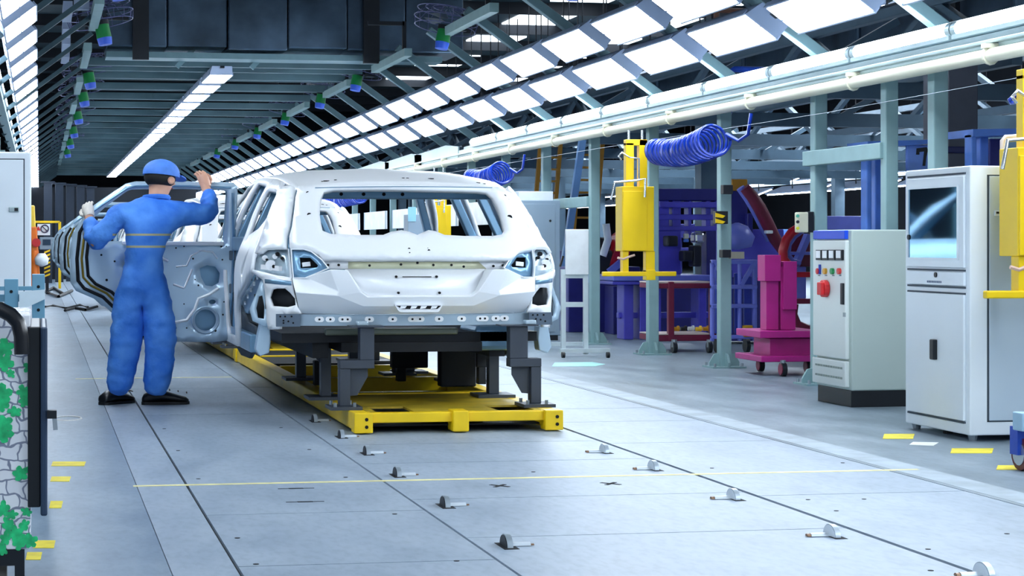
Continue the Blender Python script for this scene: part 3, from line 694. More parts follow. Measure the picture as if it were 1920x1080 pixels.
MB().tube(off_line(LEFTC2, .0, 0, -.013), .010, 6).build('sealer_bead', M_GOLD, door, smooth=60)
MB().tube(off_line(LEFTC2, .035, .01, -.014), .013, 6).build('weather_seal', M_RUB, door, smooth=60)
MB().tube(off_line([(433,352),(350,349),(254,349),(238,353),(196,381),(170,400)], 0, 0, -.012), .009, 6).build('frame_bead', M_INNER, door, smooth=60)
MB().tube(off_line([(428,640-25),(434,560),(438,460),(436,362)], 0, 0, -.012), .010, 6).build('frame_bead', M_INNER, door, smooth=60)
p0, p1 = at(320, 453, DY-.03), at(420, 454, DY-.03); MB().bar((p0.x-.35, DY-.03, p0.z-.012), (p1.x, DY-.03, p1.z-.012), .03, .03).build('window_sill', M_BODY, door, bevel=.008)
c = at(385, 600, DY); MB().tube([(c.x+.095*math.cos(t*.2618), DY-.012, c.z+.095*math.sin(t*.2618)) for t in range(24)], .009, 6, True).build('speaker_ring', M_BODYD, door, smooth=60)
rb = MB()
rb.tube([at(x, y, DY-.008) for x, y in [(325,605),(350,600),(365,580),(372,560),(392,552),(410,540)]], .013, 6)
rb.tube([at(x, y, DY-.008) for x, y in [(330,500),(350,498),(358,480),(375,470),(398,472),(408,485)]], .008, 6)
rb.tube([at(x, y, DY-.008) for x, y in [(325,533),(345,540),(352,525),(360,505)]], .009, 6)
rb.tube([at(x, y, DY-.008) for x, y in [(240,480),(290,476),(315,490)]], .012, 6)
rb.build('pressed_ribs', M_BODY, door, smooth=60)
ho = MB()
for px, py in [(330,465),(345,462),(415,462),(424,462),(362,485),(417,487),(366,524),(372,535),(420,520),(365,580),(345,570),(420,566),(418,590),(404,620),(330,615),(350,615),(190,478),(200,525),(215,490)]:
    p = at(px, py, DY-.012); ho.cyl(p, p + Vector((0, .006, 0)), random.uniform(.005, .010), 8)
ho.build('bolt_holes', M_HOLE, door)['kind'] = 'stuff'
for z in (.78, 1.02): MB().box(1.36, 1.43, DY-.02, DY+.05, z, z+.07).build('hinge', M_PLATEG, door, bevel=.006)
rh.build('roof_holes', M_HOLE, car)['kind'] = 'stuff'
# ================================================================ pallet with the support stands
M_YEL = mat('pallet_yellow', '#f0c808', .42, 0, .12, 3.); M_DECK = mat('worn_shaded_deck_yellow', '#b59a24', .5, .1, .35, 5.); M_STAND = mat('stand_charcoal', '#3e4550', .45, .25, .1, 4.)  # deck yellow: dirt and the shade under the car both in the colour
pal = thing('pallet', 'yellow conveyor pallet with dark support stands under the nearest car body', 'pallet', (2.49, 15.3, 0), 'pallets on the line')
PL, PR, PF, PB = 1.853, 3.131, 11.64, 18.75
zt = .125
for x0 in (PL, PR-.10):
    box('side_rail', M_YEL, pal, x0, x0+.10, PF, PB, .02, zt, .008)
box('cross_bar', M_YEL, pal, PL+.10, PR-.10, PF+.02, PF+.09, .065, zt, .006)
for x in (PL, PR-.105): 
    b_ = box('corner_block', M_YEL, pal, x-.004, x+.109, PF-.02, PF+.10, .008, zt+.004, .006)
    hh = MB()
    for dz in (.045, .09): hh.cyl((x+.07, PF-.024, dz), (x+.07, PF-.012, dz), .011, 8)
    hh.build('bolt_holes', M_HOLE, b_)['kind'] = 'stuff'
box('middle_block', M_YEL, pal, 2.45, 2.55, PF-.02, PF+.14, .008, zt+.01, .008)
dk = MB(); dk.box(PL+.10, PR-.10, PF+.46, 13.1, zt-.012, zt); dk.box(PL+.38, PR-.38, PF+.10, PF+.46, zt-.012, zt); dk.box(PL+.10, PL+.15, PF+.10, PF+.46, zt-.012, zt); dk.box(PR-.15, PR-.10, PF+.10, PF+.46, zt-.012, zt)
box('opening_shade_sheet', M_UNDER, pal, PL+.11, PR-.11, PF+.12, PF+.9, .035, .045)  # dark sheet added below the deck openings for the shadowed floor
dk.build('deck', M_DECK, pal)
for y in (13.1, 14.6, 16.1, 17.6, PB-.1): box('cross_member', M_YEL, pal, PL+.10, PR-.10, y, y+.10, .03, zt+.01, .006)
box('shaded_far_deck', M_UNDER, pal, PL+.10, PR-.10, 16.6, PB-.1, zt-.02, zt)  # near-black colour stands in for the car's shadow on the deck
def post(x0, x1, y, dpt, z0, z1, mb): mb.box(x0, x1, y, y+dpt, z0, z1)
def X_(px, Y): return at(px, 600, Y).x
def Z_(py, Y, px=800): return at(px, py, Y).z
ys = 11.95
for lo0, lo1, up0, up1, gx, plx0, plx1 in ((637,657,675,702,1,617,676), (996,1015,956,990,-1,977,1036)):
    g = MB(); zA, zB = Z_(690, ys), Z_(674, ys)
    post(X_(lo0,ys), X_(lo1,ys), ys, .09, zt+.02, zA, g)
    o = g.build('support_stand', M_STAND, pal, bevel=.004)
    MB().box(min(X_(lo0,ys), X_(up0,ys)), max(X_(lo1,ys), X_(up1,ys)), ys-.005, ys+.10, zA, zB).build('arm', M_STAND, o, bevel=.004)
    MB().box(X_(up0,ys), X_(up1,ys), ys, ys+.09, zB, .628).build('upper_post', M_STAND, o, bevel=.004)
    MB().box(X_(up0,ys)-.06, X_(up1,ys)+.06, ys-.03, ys+.13, .628, .636).build('top_plate', M_STAND, o)
    xa = X_(lo1,ys) if gx > 0 else X_(lo0,ys)
    MB().prism([(xa, ys+.04, zA), (xa+gx*.115, ys+.04, zA), (xa+gx*.115, ys+.04, zA-.05), (xa+gx*.05, ys+.04, zA-.165), (xa, ys+.04, zA-.17)], (0, .012, 0)).build('gusset', M_STAND, o)
    MB().box(X_(plx0,ys), X_(plx1,ys), ys-.08, ys+.17, zt, zt+.02).build('foot_plate', M_STAND, o)
    for dx in (.03, .15):
        for dy in (-.05, .13): MB().cyl((X_(plx0,ys)+dx, ys+dy, zt+.02), (X_(plx0,ys)+dx, ys+dy, zt+.045), .011, 6).build('bolt', M_BOLT, o)
    MB().box(X_(up1 if gx < 0 else up0, ys)-.02, X_(up1 if gx < 0 else up0, ys)+.05, ys-.02, ys+.06, .636, .665).build('clamp', M_ZINC, o, bevel=.008)
for (px0, px1, y, ztp, w0, w1, gx) in ((602,621,12.75,.50,545,626,-1), (917,936,12.75,.53,905,956,1), (556,574,14.6,.50,545,590,-1), (760,778,15.2,.52,735,800,1), (845,885,14.2,.52,830,905,1), (738,756,15.0,.52,728,770,-1), (700,712,16.6,.52,690,725,1), (655,672,16.9,.52,640,690,-1)):
    o = MB().box(X_(px0,y), X_(px1,y), y, y+.09, zt+.02, ztp).build('support_stand', M_STAND, pal, bevel=.004)
    MB().box(X_(w0,y), X_(w1,y), y-.06, y+.16, ztp, ztp+.018).build('top_plate', M_STAND, o)
    MB().box(X_(px0,y)-.09, X_(px1,y)+.09, y-.09, y+.18, zt, zt+.02).build('foot_plate', M_STAND, o)
    xa = X_(px0,y) if gx < 0 else X_(px1,y)
    MB().prism([(xa, y+.04, ztp), (xa+gx*.13, y+.04, ztp), (xa, y+.04, ztp-.14)], (0, .012, 0)).build('gusset', M_STAND, o)
    MB().box((X_(px0,y)+X_(px1,y))/2-.02, (X_(px0,y)+X_(px1,y))/2+.02, y, y+.05, ztp+.018, ztp+.05 if ztp > .5 else .52).build('locating_pin', M_BOLT, o)
for (x0, x1, y0, y1, Yp) in ((736,803,622,690,14.3), (826,893,618,728,13.7), (560,640,622,650,14.0), (893,915,618,690,13.9)):
    box('fixture_block', M_UNDER, pal, X_(x0,Yp), X_(x1,Yp), Yp, Yp+.12, max(zt, Z_(y1,Yp)), .46, .01)
for (x0, x1, Yp) in ((746,762,14.3), (850,870,13.7), (590,606,14.0), (898,912,13.9)):
    box('fixture_post', M_UNDER, pal, X_(x0,Yp), X_(x1,Yp), Yp+.01, Yp+.1, zt, .3, .004)
yl = at(620, 655, 15.5); box('lift_table', M_YEL, pal, X_(585,15.5), X_(668,15.5), 15.3, 15.9, .36, .42, .01)
for i, (nm, nm2) in enumerate([('second bare white car body shell along the line, behind the nearest one', 'yellow conveyor pallet under the second car body along the line'),
                               ('third bare white car body shell along the line, mostly hidden by the nearer two', 'yellow conveyor pallet under the third car body along the line'),
                               ('fourth and farthest bare white car body shell in view on the line', 'yellow conveyor pallet under the farthest car body in view')]):
    copy_tree(car, (0, 7.25*(i+1), 0), None, nm); copy_tree(pal, (0, 7.25*(i+1), 0), None, nm2)
# ================================================================ worker in blue overalls at the open door
M_SKIN = mat('skin', '#d39f86', .5, 0, .05, 20.); M_HAIR = mat('dark_hair', '#15130f', .7); M_SHOE = mat('black_shoe', '#0d1016', .35, 0, .2, 30.)
M_CAP = mat('cap_blue', '#4f86e0', .7, 0, .1, 20.); M_GLOVE = mat('white_glove', '#e4ddd2', .8, 0, .06, 30.)
def cloth_mat():
    m = bpy.data.materials.new('overall_blue'); m.use_nodes = True; nt = m.node_tree; N = nt.nodes; L = nt.links; b = N['Principled BSDF']
    geo = N.new('ShaderNodeTexCoord'); sp = N.new('ShaderNodeSeparateXYZ'); L.new(geo.outputs['Object'], sp.inputs[0])
    def band(sock, a, c_):
        g = N.new('ShaderNodeMath'); g.operation = 'GREATER_THAN'; L.new(sock, g.inputs[0]); g.inputs[1].default_value = a
        l = N.new('ShaderNodeMath'); l.operation = 'LESS_THAN'; L.new(sock, l.inputs[0]); l.inputs[1].default_value = c_
        x = N.new('ShaderNodeMath'); x.operation = 'MULTIPLY'; L.new(g.outputs[0], x.inputs[0]); L.new(l.outputs[0], x.inputs[1]); return x.outputs[0]
    b1 = band(sp.outputs[2], 1.195, 1.210); b2 = band(sp.outputs[2], 1.112, 1.127); bx_ = band(sp.outputs[0], -.20, .24)
    ad = N.new('ShaderNodeMath'); ad.operation = 'ADD'; L.new(b1, ad.inputs[0]); L.new(b2, ad.inputs[1])
    ml = N.new('ShaderNodeMath'); ml.operation = 'MULTIPLY'; L.new(ad.outputs[0], ml.inputs[0]); L.new(bx_, ml.inputs[1])
    nz = N.new('ShaderNodeTexNoise'); nz.inputs['Scale'].default_value = 5; nz.inputs['Detail'].default_value = 4; L.new(geo.outputs['Object'], nz.inputs[0])
    rp = N.new('ShaderNodeValToRGB'); rp.color_ramp.elements[0].color = lin('#2a72da'); rp.color_ramp.elements[1].color = lin('#5496ee'); rp.color_ramp.elements[0].position = .35; rp.color_ramp.elements[1].position = .65
    L.new(nz.outputs[0], rp.inputs[0])
    mx = N.new('ShaderNodeMix'); mx.data_type = 'RGBA'; L.new(ml.outputs[0], mx.inputs[0]); L.new(rp.outputs[0], mx.inputs[6]); mx.inputs[7].default_value = lin('#b9b48c')
    L.new(mx.outputs[2], b.inputs['Base Color']); b.inputs['Roughness'].default_value = .75
    wv = N.new('ShaderNodeTexNoise'); wv.inputs['Scale'].default_value = 14; wv.inputs['Detail'].default_value = 3; L.new(geo.outputs['Object'], wv.inputs[0])
    bp = N.new('ShaderNodeBump'); bp.inputs['Strength'].default_value = .5; bp.inputs['Distance'].default_value = .02; L.new(wv.outputs[0], bp.inputs['Height']); L.new(bp.outputs[0], b.inputs['Normal'])
    return m
M_OVER = cloth_mat()
PO = Vector((.70, 13.93, 0)); 
J = {k: at(*v) for k, v in dict(pel=(266,548,13.92), wai=(268,500,13.92), spi=(271,455,13.91), che=(278,412,13.92), nek=(292,376,13.96), hed0=(299,356,14.0), hed1=(302,338,14.01), hed2=(303,320,14.02),
     ls=(226,398,13.88), le=(176,458,13.90), lw=(168,412,14.13), lh=(163,392,14.20), rs=(336,398,13.98), re=(397,402,14.06), rw=(388,357,14.22), rh=(380,340,14.25),
     lhip=(244,556,13.92), lkn=(236,645,13.90), lan=(221,728,13.95), rhip=(292,556,13.92), rkn=(303,645,13.87), ran=(291,732,13.92), lhem=(220,744,13.96), rhem=(291,747,13.915)).items()}
def skin_obj(name, nodes, edges, root, m, parent, sub=2, disp=0.):
    names = list(nodes); ix = {k: i for i, k in enumerate(names)}
    me = bpy.data.meshes.new(name); me.from_pydata([tuple(J[k] - PO) if k in J else tuple(nodes[k][2] - PO) for k in names], [(ix[a], ix[b]) for a, b in edges], []); me.update()
    o = bpy.data.objects.new(name, me); COL.objects.link(o)
    sk = o.modifiers.new('skin', 'SKIN'); sk.use_smooth_shade = True; sk.branch_smoothing = .6
    sb = o.modifiers.new('sub', 'SUBSURF'); sb.levels = sub; sb.render_levels = sub
    if not me.skin_vertices: 
        bm = bmesh.new(); bm.from_mesh(me); bm.verts.layers.skin.verify(); bm.to_mesh(me); bm.free()
    for k in names:
        sv = me.skin_vertices[0].data[ix[k]]; sv.radius = nodes[k][:2]; sv.use_root = (k == root)
    dg = bpy.context.evaluated_depsgraph_get(); ev = o.evaluated_get(dg); nm = bpy.data.meshes.new_from_object(ev)
    bpy.data.objects.remove(o)
    if disp:
        r_ = random.Random(5)
        for v in nm.vertices:
            q = v.co; n_ = v.normal
            k = 1.6*(.5 - abs(noise.noise(Vector((q.x*5, q.y*5, q.z*11)))))+ .9*(.4 - abs(noise.noise(Vector((q.x*13+3, q.y*13, q.z*24))))) - .8
            v.co = q + n_*disp*k
    nm.materials.clear(); nm.materials.append(m); nm.shade_smooth()
    o = bpy.data.objects.new(name, nm); COL.objects.link(o)
    if parent: o.parent = parent
    else: o.location = PO
    ORI[o] = PO.copy(); return o
BE = [('pel','wai'),('wai','spi'),('spi','che'),('che','nek'),('nek','hed0'),('hed0','hed1'),('hed1','hed2'),('che','ls'),('ls','le'),('le','lw'),('lw','lh'),('che','rs'),('rs','re'),('re','rw'),('rw','rh'),('pel','lhip'),('lhip','lkn'),('lkn','lan'),('pel','rhip'),('rhip','rkn'),('rkn','ran')]
BN = dict(pel=(.17,.12), wai=(.16,.11), spi=(.18,.12), che=(.19,.12), nek=(.07,.07), hed0=(.075,.08), hed1=(.095,.105), hed2=(.085,.095), ls=(.085,.085), le=(.055,.055), lw=(.036,.036), lh=(.03,.04), rs=(.085,.085), re=(.055,.055), rw=(.036,.036), rh=(.03,.04), lhip=(.11,.11), lkn=(.07,.07), lan=(.05,.05), rhip=(.11,.11), rkn=(.07,.07), ran=(.05,.05))
person = skin_obj('person', BN, BE, 'pel', M_SKIN, None, 2)
setp(person, 'worker in blue overalls and cap, arms raised to the open car door', 'person')
CE = [e for e in BE if not ({'hed0','hed1','hed2','lh','rh','lan','ran'} & set(e))] + [('lkn','lhem'),('rkn','rhem')]
CN = dict(pel=(.25,.175), wai=(.25,.165), spi=(.27,.175), che=(.255,.16), nek=(.085,.085), ls=(.115,.11), le=(.085,.085), lw=(.066,.066), rs=(.115,.11), re=(.083,.083), rw=(.062,.062), lhip=(.15,.155), lkn=(.125,.12), lhem=(.108,.10), rhip=(.15,.155), rkn=(.122,.12), rhem=(.104,.10))
skin_obj('overalls', CN, CE, 'pel', M_OVER, person, 3, .015)
# collar, cuffs and hems
def ring(c, n_, r, t, m, name, sx=1.): 
    c = Vector(c); n_ = Vector(n_).normalized(); u = n_.cross(Vector((0, 1, 0))).normalized(); v = n_.cross(u)
    MB().tube([c + u*math.cos(k*.3142)*r*sx + v*math.sin(k*.3142)*r for k in range(20)], t, 6, True).build(name, m, person, smooth=60)
ring(J['nek'] + Vector((.005, .01, .02)), (0, .1, 1), .085, .018, M_OVER, 'collar')
#ring(J['lhem'] + Vector((0, 0, -.02)), (0, 0, 1), .115, .016, M_OVER, 'trouser_hem'); ring(J['rhem'] + Vector((0, 0, -.02)), (0, 0, 1), .108, .016, M_OVER, 'trouser_hem')
# cap, hair, ears, nose: the head looks to the right and away
hc = J['hed1'] + Vector((0, 0, .02)); fd = Vector((.75, .64, -.12)).normalized(); sdv = fd.cross(Vector((0, 0, 1))).normalized(); upv = sdv.cross(fd)
def ell(o, rx, ry, rz, z0, name, m, nseg=20, nr=8):
    vs = []; fs = []
    for j in range(nr+1):
        t = z0 + (math.pi/2 - z0)*j/nr
        for i in range(nseg):
            a = 2*math.pi*i/nseg; vs.append(o + fd*math.cos(a)*math.cos(t)*rx + sdv*math.sin(a)*math.cos(t)*ry + upv*math.sin(t)*rz)
    for j in range(nr):
        for i in range(nseg): fs.append((j*nseg+i, j*nseg+(i+1) % nseg, (j+1)*nseg+(i+1) % nseg, (j+1)*nseg+i))
    fs.append(tuple(range(nseg-1, -1, -1)))
    return MB().add(vs, fs).build(name, m, person, smooth=50)
ell(hc + upv*.025, .135, .13, .105, -.15, 'cap', M_CAP)
ell(hc - fd*.012 - upv*.005, .115, .112, .08, -.75, 'hair', M_HAIR)
br = [hc + fd*(.10+.11*math.cos(a)) + sdv*.105*math.sin(a) + upv*(.018-.02*math.cos(a)) for a in [math.radians(-90+18*i) for i in range(11)]]
MB().prism(br, upv*.010).build('cap_brim', M_CAP, person)
for s_ in (-1, 1):
    e0 = hc + sdv*s_*.105 - upv*.025 - fd*.005
    MB().lathe([(.0,0),(.022,.006),(.028,.012),(.02,.02),(.008,.016)], e0, sdv*s_ - fd*.4, 12).build('ear', M_SKIN, person, smooth=60)
    ey = hc + fd*.098 + sdv*s_*.035 - upv*.01; MB().lathe([(.0,0),(.010,.003),(.006,.008),(0,.009)], ey, fd, 10).build('eye', mat('eye_dark', '#20180f', .2), person)
MB().tube([hc + fd*.10 + upv*.005, hc + fd*.125 - upv*.03, hc + fd*.105 - upv*.04], [.008, .016, .012], 8).build('nose', M_SKIN, person, smooth=60)
MB().tube([hc + fd*.10 - upv*.065 - sdv*.025, hc + fd*.106 - upv*.065, hc + fd*.10 - upv*.065 + sdv*.025], [.004, .007, .004], 6).build('mouth', mat('lips', '#a8645a', .5), person, smooth=60)
# hands: palm and five bent fingers closing on the door frame
def hand(wr, pm, grip, side, m, nm):
    d = (pm - wr).normalized(); g = Vector(grip).normalized(); s_ = d.cross(g).normalized()*side
    mb = MB(); mb.tube([wr, wr + d*.03, wr + d*.075, wr + d*.10], [.034, .040, .044, .036], 10)
    for k, (off_, ln) in enumerate([(.033, .070), (.011, .080), (-.011, .076), (-.032, .060)]):
        b0 = wr + d*.085 + s_*off_; b1 = b0 + d*ln*.42 + g*.008; b2 = b1 + d*ln*.20 + g*ln*.38; b3 = b2 - d*ln*.12 + g*ln*.34
        mb.tube([b0 - d*.02, b0, b1, b2, b3], [.010, .0105, .0095, .0085, .006], 7)
    t0 = wr + d*.03 + s_*.035; mb.tube([t0, t0 + s_*.025 + d*.02 + g*.01, t0 + s_*.032 + d*.05 + g*.03, t0 + s_*.026 + d*.07 + g*.045], [.014, .013, .011, .008], 7)
    mb.build(nm, m, person, smooth=60)
hand(J['lw'] + Vector((0, .01, .02)), J['lh'] + Vector((0, .01, .03)), (.3, .9, 0), 1, M_GLOVE, 'gloved_hand')
hand(J['rw'] + Vector((0, .01, .02)), J['rh'] + Vector((0, .01, .03)), (-.3, .9, 0), -1, M_SKIN, 'hand')
# shoes
def shoe(c, d, L, name):
    d = Vector(d).normalized(); s_ = Vector((-d.y, d.x, 0)); c = Vector(c)
    secs = [(-.5,.030,.05,.05),(-.46,.042,.075,.05),(-.30,.048,.10,.05),(-.10,.046,.105,.055),(.10,.050,.085,.05),(.30,.054,.065,.045),(.44,.046,.052,.035),(.50,.025,.035,.02)]
    vs = []; fs = []; n_ = 12
    for t, wd, h, q in secs:
        for k in range(n_):
            a = 2*math.pi*k/n_; x = math.cos(a)*wd; z = .012 + (h-.012)*(.5 + .5*math.sin(a)) if True else 0
            vs.append(c + d*t*L + s_*x*1.15 + Vector((0, 0, z)))
    for j in range(len(secs)-1):
        for k in range(n_): fs.append((j*n_+k, j*n_+(k+1) % n_, (j+1)*n_+(k+1) % n_, (j+1)*n_+k))
    fs += [tuple(range(n_)), tuple(range(len(secs)*n_-1, (len(secs)-1)*n_-1, -1))]
    o = MB().add(vs, fs).build('shoe', M_SHOE, person, smooth=60)
    so = [c + d*t*L + s_*w_ for t, w_ in [(-.51,-.03),(-.45,-.05),(-.1,-.052),(.3,-.062),(.45,-.05),(.52,0),(.45,.05),(.3,.062),(-.1,.052),(-.45,.05),(-.51,.03)]]
    MB().prism([(p.x, p.y, 0) for p in so], (0, 0, .02)).build('sole', M_RUB, o)
    lc_ = MB()
    for k in range(3): p = c + d*(.03 + .06*k)*L/.33*1. + Vector((0, 0, .10 - .010*k)); lc_.tube([p - s_*.025, p + Vector((0, 0, .006)), p + s_*.025], .004, 5)
    lc_.build('laces', mat('lace_brown', '#4a3426', .8), o)
pl_, pr_ = fl(219, 757), fl(310, 758)
shoe(pl_, (.72, .69, 0), .30, 'shoe'); shoe(pr_, (1, -.02, 0), .33, 'shoe')
# ================================================================ equipment on the right of the line
M_CAB = mat('cabinet_white', '#e6eff6', .35, .0, .02, 2.); M_CABS = mat('cabinet_side_shade', '#c3d4e2', .35, .05, .03, 2.); M_CTRS = mat('control_side', '#b9c8c2', .4, 0, .02, 2.); M_CTRL = mat('control_cream', '#e0e7e4', .4, 0, .02, 2.)  # cabinet side panel: darker copy of the white, its shade put in
M_GAP = mat('door_gap', '#3a4652', .7); M_BLK = mat('black_plastic', '#11161d', .4)
M_GLASS = mat('cabinet_glass', '#86b4d2', .04, 1., .02)
# ---- white computer cabinet
cx0, cx1, cy0, cy1, ch = 5.26, 5.98, 10.60, 11.46, 1.59
cab = thing('computer_cabinet', 'tall white computer cabinet with a glazed window, at the right edge', 'cabinet', (5.6, 11, 0))
box('body', M_CAB, cab, cx0+.012, cx1, cy0, cy1, .035, ch, .008)
fx = cx0
for z0, z1, nm in ((.115, .845, 'lower_door'), (.895, .975, 'keyboard_drawer'), (1.0, 1.535, 'upper_door')):
    box(nm, M_CAB, cab, fx-.004, fx+.014, cy0+.05, cy1-.05, z0, z1, .004)
kids = {o.name.split('.')[0]: o for o in cab.children}
zz = lambda py, y: atx(1750, py, fx).z
for z in (.105, .850, .885, .985, 1.548):
    box('panel_gap', M_GAP, cab, fx+.002, fx+.013, cy0+.05, cy1-.05, z-.005, z+.005)
ud = kids['upper_door']
wy0, wy1 = atx(1797, 420, fx).y, atx(1706, 420, fx).y
box('window', M_GLASS, ud, fx-.006, fx+.004, wy0, wy1, atx(1797,484,fx).z, atx(1797,350,fx).z)
fr = MB(); z0, z1 = atx(1797,484,fx).z, atx(1797,350,fx).z
fr.box(fx-.012, fx, wy0-.012, wy0, z0-.012, z1+.012).box(fx-.012, fx, wy1, wy1+.012, z0-.012, z1+.012).box(fx-.012, fx, wy0, wy1, z1, z1+.012).box(fx-.012, fx, wy0, wy1, z0-.012, z0)
fr.build('window_frame', M_CAB, ud)
MB().cyl((fx-.012, cy1-.09, 1.18), (fx, cy1-.09, 1.18), .016, 10).build('lock', M_BLK, ud)
MB().cyl((fx-.012, 11.0, .955), (fx, 11.0, .955), .016, 10).build('lock', M_BLK, kids['keyboard_drawer'])
tx = MB()
for k in range(9): tx.box(fx-.0055, fx-.003, 10.93+.022*k, 10.945+.022*k, .907, .919)
tx.build('name_plate', mat('print_grey', '#5a6a86', .6), kids['keyboard_drawer'])
box('handle', M_BLK, kids['lower_door'], fx-.03, fx, 10.985, 11.04, .45, .57, .006)
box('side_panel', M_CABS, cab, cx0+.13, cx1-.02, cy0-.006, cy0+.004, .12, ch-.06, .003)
gp = MB(); gp.box(cx0+.118, cx0+.13, cy0-.002, cy0+.003, .112, ch-.055).box(cx0+.118, cx1, cy0-.002, cy0+.003, .112, .12).box(cx0+.118, cx1, cy0-.002, cy0+.003, ch-.06, ch-.052); gp.build('panel_gap', M_GAP, cab)
sp_ = box('side_latch', M_CAB, cab, 5.42, 5.47, cy0-.014, cy0-.006, 1.30, 1.33, .003); box('latch_hole', M_BLK, sp_, 5.428, 5.445, cy0-.017, cy0-.013, 1.313, 1.325)
for x, y in ((cx0+.06, cy0+.06), (cx1-.06, cy0+.06), (cx0+.06, cy1-.06), (cx1-.06, cy1-.06)): MB().cyl((x, y, 0), (x, y, .036), .022, 10, .03).build('foot', M_BOLT, cab)
MB().cyl((cx0+.12, 11.1, .0), (cx0+.12, 11.1, .036), .03, 10).build('castor', M_BLK, cab)
# ---- cream control cabinet with meters
gx0, gx1, gy0, gy1 = 5.55, 6.03, 12.97, 13.60
ctl = thing('control_cabinet', 'cream electrical control cabinet with meters, buttons and a red switch', 'cabinet', (5.8, 13.3, 0))
gh = atx(1620, 430, gx0).z
box('plinth', M_BLK, ctl, gx0+.02, gx1-.01, gy0+.01, gy1-.02, 0, .115, .004)
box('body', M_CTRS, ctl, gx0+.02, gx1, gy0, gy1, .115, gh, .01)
fx = gx0
dr = box('door', M_CTRL, ctl, fx-.01, fx+.022, gy0+.04, gy1, .33, gh-.075, .008)
lo = box('vent_panel', M_CTRL, ctl, fx-.012, fx+.022, gy0+.04, gy1+.01, .135, .318, .008)
for z in (.19, .26): 
    vg = MB()
    for k in range(11): vg.box(fx-.016, fx-.010, gy0+.09+.045*k, gy0+.122+.045*k, z, z+.014)
    vg.build('vent_slots', mat('vent_grey', '#8d9993', .6), lo)
box('blue_header', mat('header_blue', '#0b49d6', .4), ctl, fx-.008, fx+.022, gy0+.06, gy1, gh-.066, gh-.004, .004)
for px in (1541.5, 1553.5, 1566, 1579.5):
    a = atx(px, 478, fx); mtr = box('meter', M_BLK, dr, fx-.03, fx-.008, a.y-.052, a.y+.052, a.z-.037, a.z+.037, .004)
    box('dial', mat('dial_white', '#eef2f5', .4), mtr, fx-.033, fx-.029, a.y-.038, a.y+.038, a.z-.022, a.z+.03)
for px, col, nm in ((1538.5, '#d4222a', 'red'), (1551.5, '#e0a52a', 'amber'), (1565, '#1f9a54', 'green'), (1578, '#d8413a', 'red')):
    a = atx(px, 508.5, fx); MB().cyl((fx-.010, a.y, a.z), (fx-.03, a.y, a.z), .022, 12).build('button', mat('button_' + col[1:], col, .3), dr)
    box('button_tag', mat('tag_grey', '#77828c', .5), dr, fx-.013, fx-.009, a.y-.018, a.y+.018, a.z-.034, a.z-.026)
a = atx(1539, 505, fx); box('key_switch', mat('switch_blue', '#2046b8', .4), dr, fx-.022, fx-.009, a.y-.03, a.y-.005, a.z-.035, a.z+.035, .003)
a = atx(1553, 541, fx); rs_ = MB().cyl((fx-.010, a.y, a.z), (fx-.05, a.y, a.z), .062, 14); rs_.box(fx-.075, fx-.05, a.y-.05, a.y+.03, a.z-.045, a.z+.045)
rs_.build('rotary_switch', mat('switch_red', '#d5262c', .35), dr, bevel=.006)
a = atx(1583.5, 551, fx); box('handle', M_BLK, dr, fx-.025, fx-.009, a.y-.022, a.y+.022, a.z-.075, a.z+.075, .005)
a = atx(1586, 590, fx); box('lock', mat('lock_grey', '#9aa6aa', .4), dr, fx-.014, fx-.009, a.y-.02, a.y+.02, a.z-.015, a.z+.015)
# ---- hanging yellow lift boxes with T-bars, one per station
M_LIFT = mat('lift_yellow', '#f7cf06', .4, 0, .03, 3.); M_CHROME = mat('fitting_metal', '#c9d0d4', .25, .8, .1); M_HOSE = mat('coil_hose_blue', '#06309c', .3, 0, .1)
LY = 17.9
def W(px, py, Y=LY): return at(px, py, Y)
lift = thing('lift_box', 'yellow hanging lift unit with T-bar handles beside the steel columns', 'lift unit', tuple(W(1195, 520)), 'hanging yellow lift units')
def wb(x0, y0, x1, y1, dy0, dy1, Y=LY):
    a, b = at(x0, y1, Y), at(x1, y0, Y); return (a.x, b.x, Y+dy0, Y+dy1, a.z, b.z)
box('housing', M_LIFT, lift, *wb(1163,350,1223,471,-.06,.16), bevel=.006)
box('front_cover', M_LIFT, lift, *wb(1164,359,1209,470,-.075,-.06), bevel=.004)
for x0, x1 in ((1165,1176), (1208,1225)): box('lower_leg', M_LIFT, lift, *wb(x0,471,x1,518,-.05,.04), bevel=.004)
box('cross_bar', M_LIFT, lift, *wb(1127,509,1265,518,-.06,-.01), bevel=.008)
box('bar_block', M_LIFT, lift, *wb(1208,506,1225,525,-.07,.05), bevel=.004)
for x0, x1, y0 in ((1172,1187,268), (1197,1212,262)): box('mast', M_LIFT, lift, *wb(x0,y0,x1,352,-.03,.05), bevel=.004)
box('mast_head', M_LIFT, lift, *wb(1172,262,1212,273,-.03,.05), bevel=.004)
for px in (1179, 1204): MB().cyl(W(px, 262), W(px, 244), .012, 8).build('eye_bolt', M_CHROME, lift)
mt_ = MB().cyl(W(1178, 325), W(1178, 300), .028, 12); mt_.cyl(W(1178, 300), W(1178, 285), .018, 10); mt_.build('regulator', M_CHROME, lift, smooth=40)
MB().cyl(W(1178, 285), W(1178, 283-0), .03, 10).build('regulator_knob', M_BLK, lift)
MB().tube([W(1165, 300, LY-.06), W(1160, 293, LY-.06), W(1166, 286, LY-.06), W(1180, 295, LY-.06), W(1198, 297, LY-.06), W(1198, 336, LY-.06)], .010, 6).build('air_pipe', M_CHROME, lift, smooth=60)
hb_ = MB().tube([W(1146, 374, LY-.12), W(1152, 342, LY-.12), W(1195, 338, LY-.08), W(1210, 335, LY-.12), W(1209, 370, LY-.14)], .012, 8); hb_.build('handle_bar', M_CHROME, lift, smooth=60)
